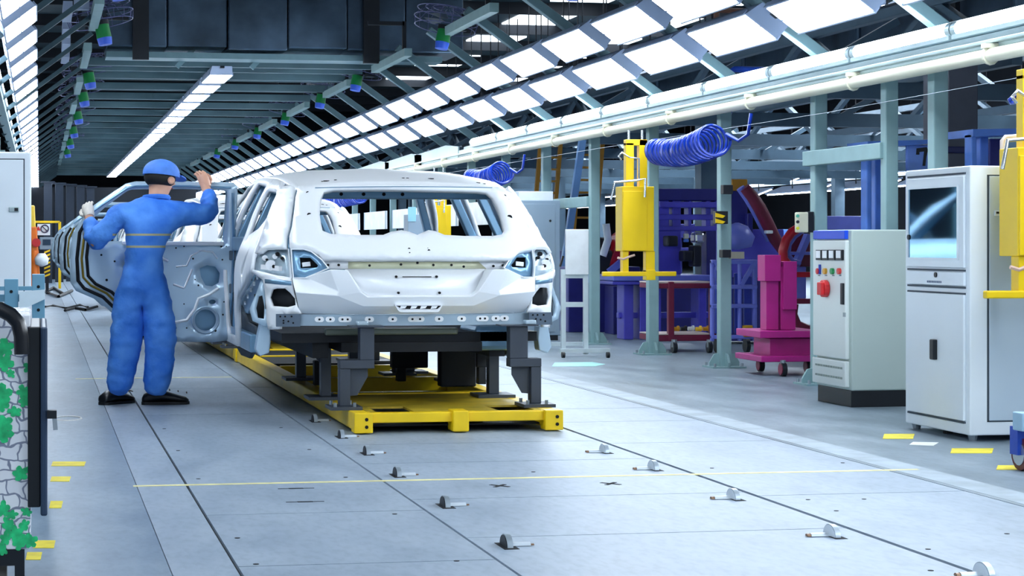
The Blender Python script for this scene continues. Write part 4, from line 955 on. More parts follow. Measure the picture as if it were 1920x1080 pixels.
MB().tube([W(1158, 483, LY-.05), W(1168, 486, LY-.05), W(1178, 482, LY-.05), W(1190, 478, LY-.05)], .012, 6).build('hook', mat('hook_pink', '#d9b8a8', .4), lift)
def coil(x, y0, z0, y1, z1, r, n_turn, label):
    g = thing('coil_hose', label, 'hose', (x, (y0+y1)/2, min(z0, z1)-r), 'blue coiled air hoses')
    pts = []; N = n_turn*20
    for k in range(N+1):
        t = k/N; a = 2*math.pi*n_turn*t; rr = r*(.9 + .2*t)
        pts.append((x + rr*math.cos(a), y0 + (y1-y0)*t + .03*math.sin(a), z0 + (z1-z0)*t - .05*math.sin(math.pi*t) + rr*math.sin(a)))
    MB().tube(pts, .014, 6).build('coil', M_HOSE, g, smooth=60)
    MB().tube([pts[-1], (x+.06, y1-.12, z1+r*.3), (x+.12, y1-.25, z1-r*.2), (x+.16, y1-.36, z1+r*.2), (x+.18, y1-.38, z1+r*1.6)], .016, 6).build('hose_tail', M_HOSE, g, smooth=60)
    return g
coil(5.68, 17.75, 2.00, 16.1, 2.03, .125, 17, 'blue coiled air hose beside the middle yellow lift unit')
coil(5.6, 25.4, 2.0, 23.6, 2.02, .125, 14, 'blue coiled air hose far behind the car roof, by the conduit')
coil(5.6, 42.5, 2.0, 34.5, 1.98, .11, 44, 'blue stretched air hose seen through the car back window, farthest away')
copy_tree(lift, (0, 9.3, 0), None, 'yellow hanging lift unit farther on, seen through the car windows')
l3 = copy_tree(lift, (0, -7.6, 0), None, 'yellow hanging lift unit cut off by the right edge of the picture')
wire = thing('guide_wire', 'thin grey guide wire strung along the columns above the hoses', 'wire', (5.8, 14, 2.1))
MB().tube([(5.78, 34, 2.17), (5.78, 20, 2.14), (5.8, 14, 2.12), (5.82, 8, 2.16)], .0022, 5).build('strand', M_PLATEG, wire)
# pale pipe with a bend by the near lift unit
pp = thing('air_pipe', 'pale bent pipe hanging beside the yellow unit at the right edge', 'pipe', tuple(at(1882, 315, 10.5)))
MB().tube([at(x, y, 10.5) for x, y in [(1960,252),(1900,257),(1885,258),(1880,264),(1880,285),(1880,314)]], .016, 8).build('pipe_run', mat('pale_pipe', '#d9cfcb', .4), pp, smooth=60)
MB().tube([at(x, y, 10.7) for x, y in [(1925,160),(1905,178),(1892,188),(1895,193),(1920,190)]], .012, 6).build('blue_hose', M_HOSE, pp, smooth=60)
# ---- grey cabinet, white boxes beyond the car
gcab = thing('steel_cabinet', 'tall grey steel cabinet standing just behind the car on the right', 'cabinet', (5.85, 22.6, 0))
M_GREYC = mat('cabinet_grey', '#8fa3b4', .4, .1, .03)
a, b = at(940, 636, 22.6), at(1050, 376, 22.6)
box('body', M_GREYC, gcab, a.x, b.x, 22.6, 23.1, .06, b.z, .006); box('door', M_GREYC, gcab, a.x+.03, b.x-.06, 22.588, 22.6, .1, b.z-.04, .004)
box('plinth', M_BLK, gcab, a.x+.02, b.x-.02, 22.62, 23.0, 0, .06)
p = at(1032, 414, 22.58); MB().cyl(p, p + Vector((0, .02, 0)), .014, 8).build('lock', M_BLK, gcab)
M_WB = mat('box_white', '#e8eef3', .5)
wbx = thing('white_carton', 'white box lying on top of the grey steel cabinet', 'box', tuple(at(1005, 378, 22.7)))
a, b = at(972, 375, 22.65), at(1037, 359, 22.65); box('carton', M_WB, wbx, a.x, b.x, 22.65, 22.95, gcab.children[0].location.z*0 + at(1050,376,22.6).z, b.z, .005)
for i in range(5):   # white boards along the columns farther on
    y0 = 25.2 + 3.0*i
    g = thing('white_board', 'white info board hung between far columns, %s from the near end' % ORD[i], 'board', (6.0, y0+1.3, 1.40), 'white boards on the columns')
    box('panel', M_WB, g, 6.0, 6.03, y0, y0+2.35, 1.40, 1.72, .004); box('edge_strip', M_GREYC, g, 5.995, 6.0, y0, y0+.05, 1.40, 1.72); box('edge_strip', M_GREYC, g, 5.995, 6.0, y0+2.3, y0+2.35, 1.40, 1.72)
    box('hanger', M_GREYC, g, 6.03, 6.12, y0+1.1, y0+1.2, 1.5, 1.66)
pc = thing('paper_rack', 'pale cabinet with leaflets seen through the car windows', 'cabinet', (5.75, 24.3, 0))
a = at(765, 450, 24.3); box('body', M_GREYC, pc, a.x, a.x+.28, 24.3, 24.6, 0, at(770, 402, 24.3).z, .006); box('leaflet', mat('leaflet_teal', '#4f8fa0', .5), pc, a.x+.02, a.x+.12, 24.29, 24.3, 1.1, 1.24); box('leaflet', mat('leaflet_blue', '#8fc6dd', .5), pc, a.x, a.x+.1, 24.29, 24.3, 1.42, 1.6)
# ---- white board stand on wheels
bs = thing('board_stand', 'narrow white notice board on a wheeled frame beside the columns', 'board stand', tuple(fl(1080, 662)))
Yb = 19.4; M_WST = mat('stand_white', '#cfdde2', .4)
box('board', M_WB, bs, *wb(1060,430,1103,515,-.015,.015,Yb), bevel=.006)
for px in (1056, 1098): MB().bar(at(px, 505 if px < 1080 else 470, Yb+.03), at(px, 664, Yb+.03), .045, .045).build('leg', M_WST, bs)
for py in (517, 571): MB().bar(at(1056, py, Yb+.03), at(1098, py, Yb+.03), .035, .05).build('cross_rail', M_WST, bs)
a, b = fl(1010, 655), fl(1100, 655); MB().bar((a.x, a.y, .055), (b.x, a.y, .055), .05, .04).build('foot_rail', M_WST, bs)
a, b = fl(1050, 668), fl(1148, 668); MB().bar((a.x, a.y, .055), (b.x, a.y, .055), .05, .04).build('foot_rail', M_WST, bs)
for px in (1056, 1140): p = fl(px, 671); MB().cyl((p.x-.015, p.y, .03), (p.x+.015, p.y, .03), .03, 10).build('castor', M_BLK, bs)
MB().bar(at(1056, 480, Yb), at(1050, 500, Yb), .02, .02).build('clamp', M_BLK, bs)
# ---- boxes on the columns
hz = thing('hazard_box', 'small black and yellow striped box on the steel column', 'switch box', tuple(at(1350, 410, 17.2)))
hp = wb(1338,396,1361,420,-.06,.02,17.2); box('box', M_BLK, hz, *hp, bevel=.004)
for k in range(2): 
    x0, x1, z0, z1 = hp[0], hp[1], hp[4], hp[5]; h = (z1-z0)
    MB().prism([(x0-.005, 17.13, z0+h*(.08+.45*k)), (x0-.005, 17.13, z0+h*(.42+.45*k)), (x0+(x1-x0)*.75, 17.13, z0+h*(.18+.45*k)), (x0+(x1-x0)*.55, 17.13, z0+h*(.02+.45*k))], (0, .01, 0)).build('stripe', M_LIFT, hz)
pb = thing('push_button_box', 'cream push-button box hanging by the column above the cream cabinet', 'switch box', tuple(at(1502, 438, 15.1)))
box('case', mat('cream_box', '#cfcdb6', .5), pb, *wb(1492,398,1511,436,-.06,.03,15.1), bevel=.01); box('bracket', M_BLK, pb, *wb(1511,397,1523,436,-.04,.03,15.1), bevel=.006)
for py, cc in ((405, '#57b89c'), (416, '#20242c'), (428, '#d6d23a')): p = at(1495, py, 15.03); MB().cyl(p, p - Vector((0, .015, 0)), .013, 8).build('button', mat('pb_' + cc[1:], cc, .4), pb)
jb = thing('junction_box', 'dark square junction box on the column by the hazard stripes', 'junction box', tuple(at(1362, 364, 17.2)))
box('case', M_DARKM, jb, *wb(1353,347,1371,364,-.05,.03,17.2), bevel=.004)
lk = thing('door_lock_unit', 'small dark clamp unit fixed to the steel column', 'clamp', tuple(at(1355, 482, 17.2)))
box('case', M_DARKM, lk, *wb(1350,468,1366,483,-.07,.03,17.2), bevel=.006); box('arm', mat('clamp_grey', '#9a9a8c', .4, .4), lk, *wb(1366,472,1392,485,-.05,.0,17.2))
# ---- magenta trolley
M_MAG = mat('trolley_magenta', '#b0207f', .4, 0, .08); YM = 16.4
mg = thing('magenta_trolley', 'magenta steel fixture trolley with two posts on castors', 'trolley', tuple(fl(1465, 705)))
box('base', M_MAG, mg, *wb(1408,664,1530,676,-.25,.4,YM), bevel=.006); box('pedestal', M_MAG, mg, *wb(1436,633,1530,666,-.1,.3,YM), bevel=.004); box('top_plate', M_MAG, mg, *wb(1410,618,1530,632,-.2,.4,YM), bevel=.006)
for x0, x1, y0, y1, nm in ((1433,1456,527,618,'post'), (1460,1488,500,618,'post'), (1428,1458,478,527,'post_plate'), (1463,1488,490,580,'post_plate')): box(nm, M_MAG, mg, *wb(x0,y0,x1,y1,-.05 if nm == 'post' else -.08,.1,YM), bevel=.004)
for px, py in ((1426,697), (1468,706), (1515,700)):
    p = fl(px, py); c_ = MB().cyl((p.x-.02, p.y, .062), (p.x+.02, p.y, .062), .06, 14).build('castor', M_BLK, mg, smooth=40); MB().cyl((p.x-.026, p.y, .062), (p.x-.021, p.y, .062), .05, 12).build('rim', mat('castor_red', '#8c2c4c', .4), c_); MB().cyl((p.x, p.y, .06), (p.x, p.y, .14), .025, 8).build('fork', M_BOLT, c_)
# ---- blue trolley corner with castor at the right edge
bt = thing('blue_trolley', 'corner of a pale blue trolley with a red-rimmed castor, right edge', 'trolley', tuple(fl(1925, 880)))
p = fl(1918, 882); c_ = MB().cyl((p.x-.02, p.y, .085), (p.x+.025, p.y, .085), .085, 18).build('castor', mat('castor_wine', '#5c2233', .4), bt, smooth=40)
MB().cyl((p.x-.026, p.y, .085), (p.x-.02, p.y, .085), .06, 14).build('hub', M_CHROME, c_); box('fork', mat('fork_blue', '#1b46b0', .4), c_, p.x-.045, p.x+.06, p.y-.03, p.y+.05, .08, .22)
box('frame', mat('pale_blue_steel', '#a3c6dc', .4, .2), bt, *wb(1898,770,1990,806,-.1,.0,p.y), bevel=.006)
# ================================================================ rollers let into the floor plates
M_WHEEL = mat('roller_steel', '#aebbc6', .35, .5, .1); M_SHAFT = mat('roller_shaft', '#d8e2ea', .35, .2)
RL = [(590,790),(640,820),(688,851),(745,892),(835,949),(950,1024)]; RR = [(1133,848),(1225,880),(1375,935),(1560,1005),(1845,1079)]
def roller(p, sgn, lab):
    g = thing('floor_roller', lab, 'roller', (p.x, p.y, 0), 'rollers in the floor plates')
    n_ = 14
    def half(x0, x1, r, nm, m):
        mb = MB(); q = [(p.y + r*math.cos(math.pi*k/n_), .002 + r*.72*math.sin(math.pi*k/n_)) for k in range(n_+1)]
        mb.prism([(x0, y, z) for y, z in q], (x1-x0, 0, 0)); mb.build(nm, m, g, smooth=40)
    half(p.x-.011, p.x+.011, .062, 'wheel', M_WHEEL)
    half(p.x+.011*sgn, p.x+.09*sgn, .017, 'shaft', M_SHAFT)
    half(p.x-.014, p.x-.0111, .057, 'wheel_face', M_DARKM if sgn > 0 else M_SHAFT)
    box('slot', M_JOINT, g, p.x-.028 if sgn > 0 else p.x-.02, p.x+.03, p.y-.085, p.y+.085, -.002, .0012)
    half(p.x+.09*sgn, p.x+.105*sgn, .014 if sgn < 0 else .008, 'bushing', mat('bronze_bush', '#8f7058', .4, .5))
for i, q in enumerate(RL): roller(fl(*q), 1, 'steel floor roller of the left row, %s counted from the pallet' % ORD[i])
for i, q in enumerate(RR): roller(fl(*q), -1, 'steel floor roller of the right row, %s counted from the pallet' % ORD[i])
# ================================================================ left edge: cabinet, rack, ivy-print cart
lc0 = thing('locker', 'tall pale locker with an inset door at the left edge', 'cabinet', (-.4, 11.2, 0))
box('body', M_CAB, lc0, -.80, -.046, 11.0, 11.5, .05, 1.643, .008); box('door', M_CAB, lc0, -.78, -.086, 10.992, 11.0, .12, 1.60, .003)
gp = MB(); gp.box(-.088, -.080, 10.994, 11.001, .12, 1.604).box(-.78, -.080, 10.994, 11.001, 1.60, 1.606); gp.build('door_gap', M_GAP, lc0)
lt = box('latch', mat('latch_grey', '#a9b9be', .4, .3), lc0, -.165, -.11, 10.985, 10.993, at(30,398,11).z, at(30,388,11).z, .004); box('latch_hole', M_BLK, lt, -.135, -.115, 10.982, 10.986, at(30,396,11).z, at(30,390,11).z)
box('plinth', M_BLK, lc0, -.78, -.07, 11.03, 11.45, 0, .05)
M_RACK = mat('rack_blue_grey', '#6fa3bd', .4, .15, .05); YR = 9.5
rk = thing('steel_rack', 'blue-grey steel rack with a white angled bracket at the left edge', 'rack', tuple(at(45, 700, YR)) [:2] + (0,))
for x0, x1, yt in ((8,34,523), (60,84,514)):
    a, b = at(x0, 700, YR), at(x1, yt, YR); o_ = box('upright', M_RACK, rk, a.x, b.x, YR, YR+.06, 0, b.z, .003)
    hh = MB()
    for k in range(4): hh.cyl(((a.x+b.x)/2, YR-.003, b.z-.06-.11*k), ((a.x+b.x)/2, YR+.003, b.z-.06-.11*k), .008, 8)
    hh.build('punched_holes', M_HOLE, o_)['kind'] = 'stuff'
a, b = at(36, 583, YR-.02), at(84, 543, YR-.02); MB().prism([(a.x, YR-.02, a.z), (b.x, YR-.02, a.z+.055), (b.x, YR-.02, b.z), (a.x, YR-.02, b.z-.01)], (0, .018, 0)).build('angled_bracket', mat('bracket_white', '#d5e6ee', .4), rk)
a, b = at(-60, 566, YR+.07), at(60, 552, YR+.07); box('beam', M_RACK, rk, a.x, b.x, YR+.06, YR+.12, a.z, b.z); a, b = at(-60, 545, YR+.3), at(80, 537, YR+.3); box('beam', M_RACK, rk, a.x, b.x, YR+.3, YR+.36, a.z, b.z)
def ivy_mat():
    m = bpy.data.materials.new('stone_print'); m.use_nodes = True; nt = m.node_tree; N = nt.nodes; L = nt.links; b = N['Principled BSDF']
    tc = N.new('ShaderNodeTexCoord'); mp = N.new('ShaderNodeMapping'); mp.inputs['Rotation'].default_value = (math.pi/2, 0, 0); L.new(tc.outputs['Object'], mp.inputs[0])
    nz = N.new('ShaderNodeTexNoise'); nz.inputs['Scale'].default_value = 14; L.new(mp.outputs[0], nz.inputs[0])
    ad = N.new('ShaderNodeMix'); ad.data_type = 'RGBA'; ad.blend_type = 'LINEAR_LIGHT'; ad.inputs[0].default_value = .035; L.new(mp.outputs[0], ad.inputs[6]); L.new(nz.outputs[1], ad.inputs[7])
    bk = N.new('ShaderNodeTexBrick'); bk.inputs['Scale'].default_value = 9; bk.inputs['Mortar Size'].default_value = .035; bk.inputs['Brick Width'].default_value = .42; bk.inputs['Row Height'].default_value = .36; bk.inputs['Mortar Smooth'].default_value = .4
    bk.inputs['Color1'].default_value = lin('#eceef4'); bk.inputs['Color2'].default_value = lin('#f8f9fc'); bk.inputs['Mortar'].default_value = lin('#8a90a4')
    L.new(ad.outputs[2], bk.inputs[0]); L.new(bk.outputs[0], b.inputs['Base Color']); b.inputs['Roughness'].default_value = .5; return m
YI = 6.2; ic = thing('tool_cart', 'cart clad in stone-and-ivy print with a black frame, near left corner', 'cart', (-.3, 6.4, 0))
zi0, zi1 = at(40, 1030, YI).z, at(40, 590, YI).z
box('body', ivy_mat(), ic, -.75, at(57, 800, YI).x, YI, YI+.7, zi0, zi1, .004)
rl_ = random.Random(11); M_LEAF = mat('ivy_green', '#25c77a', .5, 0, .35, 30.)
def leaf(px, py, r):
    p = at(px, py, YI); k = rl_.uniform(0, 6.28); pts = []
    sx_ = rl_.uniform(.7, 1.1)
    for i in range(30):
        a = 2*math.pi*i/30; rr = r*(.62 + .38*abs(math.cos(2.5*a))**.8)*(1.15 if i < 3 or i > 27 else 1)*rl_.uniform(.93, 1.07)
        u, v = rr*math.cos(a), rr*math.sin(a)*sx_; pts.append((p.x + u*math.cos(k) - v*math.sin(k), YI-.0025 - .0004*rl_.random(), p.z + u*math.sin(k) + v*math.cos(k)))
    MB().prism(pts, (0, .002, 0)).build('ivy_leaf_print', M_LEAF, ic)
for px, py, r in [(8,652,.045),(8,680,.04),(4,740,.045),(2,760,.03),(44,735,.03),(47,752,.03),(28,772,.03),(8,795,.04),(4,815,.045),(55,690,.025),(38,888,.035),(6,955,.035),(50,960,.025),(16,985,.035),(30,1002,.04),(50,1010,.03),(45,985,.03),(4,1030,.03),(58,880,.02),(57,1015,.03),(20,700,.02),(36,1018,.03),(22,965,.025),(10,1010,.03)]: leaf(px, py, r*.72)
a, b = at(52, 965, YI), at(76, 612, YI); blk = box('side_frame', M_BLK, ic, a.x, b.x, YI-.02, YI+.7, at(60,950,YI).z, b.z, .004)
a2 = at(89, 966, YI-.02); box('frame_edge', mat('edge_navy', '#31435c', .4, .2), blk, b.x, a2.x, YI-.04, YI+.7, a2.z, at(80,612,YI).z, .006)
MB().tube([at(x, y, YI-.08) for x, y in [(-30,578),(0,580),(20,590),(34,605),(40,630),(41,664)]], .024, 10).build('handle', mat('handle_black', '#10131a', .25), ic, smooth=60)
lt = MB().box(*wb(88,767,106,782,-.06,-.02,YI)); lt.build('latch', M_BLK, ic); MB().bar(at(102,782,YI-.05), at(104,806,YI-.05), .014, .014).build('latch_hook', M_CHROME, ic)
fr = MB(); x1 = at(46, 1040, YI).x; fr.box(-.7, x1, YI+.0, YI+.04, zi0-.05, zi0); fr.box(x1-.03, x1, YI, YI+.04, 0.02, zi0-.05); fr.box(-.7, x1, YI+.02, YI+.05, .02, .06); fr.build('under_frame', M_DARKM, ic)
MB().cyl((-.14, YI+.1, .075), (-.10, YI+.1, .075), .075, 16).build('wheel', mat('wheel_grey', '#6c6a66', .5), ic, smooth=40)
# ================================================================ far end of the aisle on the left
setp(box('wall_partition', M_WALL, None, -8, 5.0, 64, 64.2, 0, 2.95), kind='structure')
YB = 45.
def far(x0, y0, x1, y1, Y=YB, d=.2): a, b = at(x0, y1, Y), at(x1, y0, Y); return (a.x, b.x, Y, Y+d, max(0, a.z), b.z)
rb_ = thing('welding_robot', 'orange welding robot partly hidden behind the pale locker', 'robot', tuple(at(66, 540, YB))[:2] + (0,))
M_ORG = mat('robot_orange', '#e87316', .4, 0, .1); M_REDP = mat('robot_red', '#c8262a', .4)
box('base', M_ORG, rb_, *far(56,500,74,540), bevel=.02)
mb = MB().cyl(at(64, 520, YB+.1), at(64, 470, YB+.1), .13, 12, .10); mb.build('column', M_ORG, rb_, smooth=40)
MB().bar(at(66, 480, YB+.1), at(62, 425, YB+.1), .16, .16).build('lower_arm', M_ORG, rb_, bevel=.03); MB().bar(at(62, 428, YB+.1), at(60, 385, YB+.1), .12, .12).build('upper_arm', mat('robot_yellow', '#e9c23a', .4), rb_, bevel=.03)
MB().cyl(at(68, 455, YB-.05), at(68, 455, YB+.2), .10, 12).build('joint', M_REDP, rb_, smooth=40); MB().lathe([(.02,0),(.14,.05),(.16,.18),(.08,.3)], at(78, 500, YB), (0, 0, 1), 12).build('dress_pack', M_WB, rb_, smooth=60)
gt = thing('goal_frame', 'thin yellow goal-shaped frame at the far end of the aisle', 'frame', tuple(at(95, 540, YB+.5))[:2] + (0,))
MB().bar(at(62, 416, YB+.5), at(112, 416, YB+.5), .05, .05).build('top_bar', M_YEL, gt); MB().bar(at(112, 416, YB+.5), at(112, 541, YB+.5), .06, .05).build('post', M_YEL, gt)
sg_ = thing('warning_sign', 'small white sign with a prohibition ring and red triangle, far left', 'sign', tuple(at(83, 445, YB+.4)))
box('plate', M_WB, sg_, *far(70,420,94,441,YB+.4,.03)); c_ = at(84, 429, YB+.39); MB().tube([(c_.x+.085*math.cos(t*.3142), YB+.385, c_.z+.085*math.sin(t*.3142)) for t in range(20)], .014, 5, True).build('ring', mat('sign_navy', '#33304f', .5), sg_); MB().bar(c_+Vector((-.06,-.01,.06)), c_+Vector((.06,-.01,-.06)), .02, .02).build('slash', MATS['sign_navy'], sg_)
t_ = at(72, 428, YB+.385); MB().prism([(t_.x-.05, t_.y, t_.z-.05), (t_.x+.05, t_.y, t_.z-.05), (t_.x, t_.y, t_.z+.05)], (0, .01, 0)).build('triangle', M_REDP, sg_)
mo = thing('monitor_box', 'grey box with a dark screen standing behind the yellow goal frame', 'monitor', tuple(at(87, 468, YB+.6)))
box('case', M_GREYC, mo, *far(74,445,101,468,YB+.6,.3), bevel=.02); box('screen', mat('screen_dark', '#26405a', .2), mo, *far(80,449,95,460,YB+.59,.02)); box('pole', M_DARKM, mo, at(86,500,YB+.7).x, at(89,500,YB+.7).x, YB+.7, YB+.8, 0, at(87,468,YB+.6).z)
hpz = thing('hazard_post', 'post with slanted black and yellow warning stripes, far left', 'post', tuple(at(89, 520, YB+.2))[:2] + (0,))
a, b = at(83, 520, YB+.2), at(94, 468, YB+.2); box('panel', M_BLK, hpz, a.x, b.x, YB+.2, YB+.25, a.z, b.z); box('leg', M_DARKM, hpz, a.x+.03, b.x-.03, YB+.22, YB+.25, 0, a.z)
for k in range(7):
    z = a.z + (b.z-a.z)*k/7; h = (b.z-a.z)/14; MB().prism([(a.x, YB+.195, z+.0), (b.x, YB+.195, z+h*1.2), (b.x, YB+.195, z+h*2.1), (a.x, YB+.195, z+h*.9)], (0, .006, 0)).build('stripe', M_YEL, hpz)
for k, (pts, r, lab) in enumerate([([(84,575),(100,574),(125,578),(150,573),(165,576)], .03, 'black hose lying on the aisle floor, nearer one'), ([(122,582),(140,579),(160,581),(182,576)], .035, 'black hose lying on the aisle floor, beside the left plates'), ([(82,548),(100,540),(120,552),(135,546),(110,556),(90,550)], .05, 'tangle of dark cable on the floor by the far goal frame')]):
    g = MB().tube([fl(x, y, .03) + Vector((0, 0, .012*(i % 2))) for i, (x, y) in enumerate(pts)], r*.7, 7).build('floor_hose', M_RUB, None, smooth=60); setp(g, lab, 'hose')
for k in range(5):   # dark columns and a few lamps far down the left side
    x = at(90 + 22*k, 400, 58).x; o = thing('far_column', 'dark far building column, %s from the left behind the robot' % ORD[k], 'column', (x, 58 + 1.2*k, 0), 'dark far columns')
    box('shaft', mat('column_navy', '#1c2a3c', .5, .1), o, x-.12, x+.12, 58+1.2*k, 58.25+1.2*k, 0, 2.9); box('cap_plate', MATS['column_navy'], o, x-.2, x+.2, 57.95+1.2*k, 58.3+1.2*k, 2.9, 2.95)
# ================================================================ machinery beyond the columns on the right
M_PUR = mat('jig_purple', '#5450c8', .4, .0, .15, 3.); M_PURD = mat('jig_navy', '#26287a', .45, .05, .15, 3.); M_LIL = mat('rack_lilac', '#6c78d6', .4, 0, .08); M_RED = mat('part_red', '#b8142c', .3, 0, .1); M_WINE = mat('trolley_wine', '#6b1034', .45, 0, .1); M_BLUF = mat('frame_blue', '#5b8ae6', .4, 0, .12, 5.)
def rect(mb, x0, y0, x1, y1, Y, d0, d1): a, b = at(x0, y1, Y), at(x1, y0, Y); mb.box(a.x, b.x, Y+d0, Y+d1, max(a.z, .0), b.z); return mb
def part(par, nm, m, x0, y0, x1, y1, Y, d0=0., d1=.2, bevel=.01): return rect(MB(), x0, y0, x1, y1, Y, d0, d1).build(nm, m, par, bevel=bevel)
Yj = 23.
jA = thing('welding_jig', 'large purple welding jig with slotted frames behind the yellow lift unit', 'jig', tuple(at(1290, 600, Yj))[:2] + (0,), 'welding jigs beyond the columns')
part(jA, 'top_beam', M_PURD, 1232, 354, 1352, 376, Yj, 0, .5); part(jA, 'beam', M_PUR, 1232, 379, 1352, 389, Yj, -.1, .3)
for y0, y1 in ((402, 412), (424, 433)): part(jA, 'slot_bar', M_PUR, 1225, y0, 1352, y1, Yj, 0, .15)
for x0, x1 in ((1227,1256), (1262,1278), (1292,1298), (1325,1334), (1342,1352)): part(jA, 'upright', M_PUR, x0, 376, x1, 440, Yj, .02, .2)
part(jA, 'side_plate', M_PUR, 1227, 433, 1277, 520, Yj, 0, .2); part(jA, 'side_plate', M_PURD, 1325, 433, 1352, 520, Yj, 0, .2)
part(jA, 'table', M_LIL, 1150, 516, 1345, 527, Yj-.6, 0, 1.2); part(jA, 'table_edge', M_PUR, 1150, 527, 1345, 534, Yj-.6, .02, 1.1)
for x0, x1 in ((1170,1188), (1200,1212), (1228,1240), (1310,1325)): part(jA, 'leg', M_PUR, x0, 534, x1, 640, Yj-.4, 0, .3)
part(jA, 'jig_shade_box', M_PURD, 1150, 536, 1350, 640, Yj+.9, 0, .4); part(jA, 'stretcher', M_PUR, 1160, 585, 1330, 597, Yj-.3, 0, .1)  # dark box added behind the legs for the darkness under the jig
part(jA, 'gauge', mat('gauge_cream', '#d8dcd0', .5), 1283, 438, 1292, 448, Yj-.1, 0, .05); part(jA, 'gauge', M_BLUF, 1283, 448, 1292, 454, Yj-.1, 0, .05); part(jA, 'robot_tool', M_CHROME, 1303, 436, 1322, 456, Yj-.1, 0, .2, .03)
for x0, y0, x1, y1 in ((1252,442,1272,462), (1300,460,1316,500), (1282,470,1300,490)): part(jA, 'clamp', M_DARKM, x0, y0, x1, y1, Yj-.25, 0, .2, .02)
Yk = 21.
jB = thing('welding_jig', 'purple curved welding jig with a dark red arch pipe left of the magenta trolley', 'jig', tuple(at(1430, 600, Yk))[:2] + (0,), 'welding jigs beyond the columns')
part(jB, 'body', M_PUR, 1370, 430, 1470, 520, Yk+.3, 0, .5); part(jB, 'head', M_PURD, 1370, 358, 1402, 430, Yk+.3, 0, .3); part(jB, 'column', M_PURD, 1402, 400, 1412, 440, Yk+.2, 0, .2)
MB().tube([at(x, y, Yk) for x, y in [(1396,352),(1410,368),(1424,390),(1438,418),(1452,446),(1468,470)]], [.06,.07,.075,.075,.07,.06], 10).build('arch_pipe', M_WINE, jB, smooth=60)
MB().tube([at(x, y, Yk+.05) for x, y in [(1388,352),(1402,372),(1416,396),(1430,424),(1444,450)]], .05, 8).build('inner_pipe', M_LIL, jB, smooth=60)
MB().lathe([(.02,0),(.16,.03),(.20,.14),(.12,.26),(.02,.3)], at(1382, 468, Yk-.05), (0, 0, 1), 14).build('dome', M_LIL, jB, smooth=60)
part(jB, 'lamp_spot', M_WB, 1438, 432, 1450, 438, Yk-.2, 0, .1); part(jB, 'base', M_PURD, 1372, 520, 1480, 640, Yk+.4, 0, .6); part(jB, 'yellow_actuator', mat('actuator_ochre', '#b07a1c', .5), 1372, 336, 1402, 358, Yk+.3, 0, .3)
lr = thing('lilac_rack', 'lilac tube-frame rack on castors behind the steel column', 'rack', tuple(at(1378, 640, 19.5))[:2] + (0,))
for x0, x1 in ((1334,1340), (1386,1391), (1413,1420)): part(lr, 'upright', M_LIL, x0, 487, x1, 640, 19.5, 0, .06)
for y0 in (487, 534, 570, 628): part(lr, 'rail', M_LIL, 1334, y0, 1420, y0+8, 19.5, -.01, .06)
for a, b in (((1340,490),(1362,534)), ((1416,490),(1390,534))): MB().bar(at(*a, 19.5), at(*b, 19.5), .04, .04).build('brace', M_LIL, lr)
for k in range(4): part(lr, 'stored_panel', mat('panel_cobalt', '#2238a8', .4), 1342+18*k, 500+6*k, 1356+18*k, 626, 19.75, 0, .05)
part(lr, 'parts_box', mat('box_ochre', '#c9971f', .5), 1396, 610, 1412, 632, 19.45, 0, .08)
for px in (1400, 1345): p = fl(px, 662); MB().cyl((p.x-.02, p.y, .08), (p.x+.02, p.y, .08), .075, 12).build('castor', M_BLK, lr, smooth=40)
wt = thing('wine_red_trolley', 'dark wine-red two-shelf trolley with loose parts behind the column', 'trolley', tuple(fl(1285, 660)))
Yw = 19.9; M_TOP = mat('trolley_top', '#c8b7b0', .5)
for y0, y1 in ((531, 541), (628, 640)): part(wt, 'shelf_edge', M_WINE, 1228, y0, 1336, y1, Yw, -.02, .55); 
for y0 in (528, 625): part(wt, 'shelf_top', M_TOP, 1228, y0, 1336, y0+3, Yw, -.01, .54, .0)
for x0 in (1252, 1330): part(wt, 'leg', M_WINE, x0, 528, x0+11, 640, Yw, -.03, .04)
for px in (1264, 1330): p = fl(px, 662); c_ = MB().cyl((p.x-.02, p.y, .062), (p.x+.02, p.y, .062), .06, 14).build('castor', M_BLK, wt, smooth=40); MB().cyl((p.x, p.y, .06), (p.x, p.y, .14), .03, 8).build('fork', M_BOLT, c_)
rq_ = random.Random(4); lab_c = [('ochre', '#d29a18'), ('black', '#15171c'), ('white', '#cfd6da'), ('yellow', '#e6bd2a')]
for k in range(5):
    px = 1268 + 14*k; cn, ch_ = lab_c[k % 4]; p = at(px, 618, Yw + .1 + .04*(k % 3)); z0 = at(px, 625, Yw).z + .016
    g = MB().cyl((p.x-.035, p.y, z0+.025), (p.x+.03, p.y, z0+.025), .022, 8).cyl((p.x+.01, p.y, z0+.03), (p.x+.03, p.y, z0+.03), .03, 8).build('loose_part', mat('loose_' + cn, ch_, .5), None, smooth=40); setp(g, '%s machine part, %s from the left on the wine-red trolley shelf' % (cn, ORD[k]), 'part', 'loose parts on the trolley')
rc = thing('red_ring_jig', 'red and lilac curved clamp frame right behind the magenta trolley', 'jig', tuple(at(1500, 640, 17.9))[:2] + (0,))
Yr = 17.9
MB().tube([at(x, y, Yr) for x, y in [(1500,426),(1484,436),(1474,450),(1468,470),(1469,486),(1478,497),(1490,502)]], .045, 10).build('red_arc', M_RED, rc, smooth=60); MB().tube([at(x, y, Yr+.06) for x, y in [(1504,432),(1490,442),(1479,458),(1477,478),(1486,490),(1500,494)]], .03, 8).build('lilac_arc', M_LIL, rc, smooth=60)
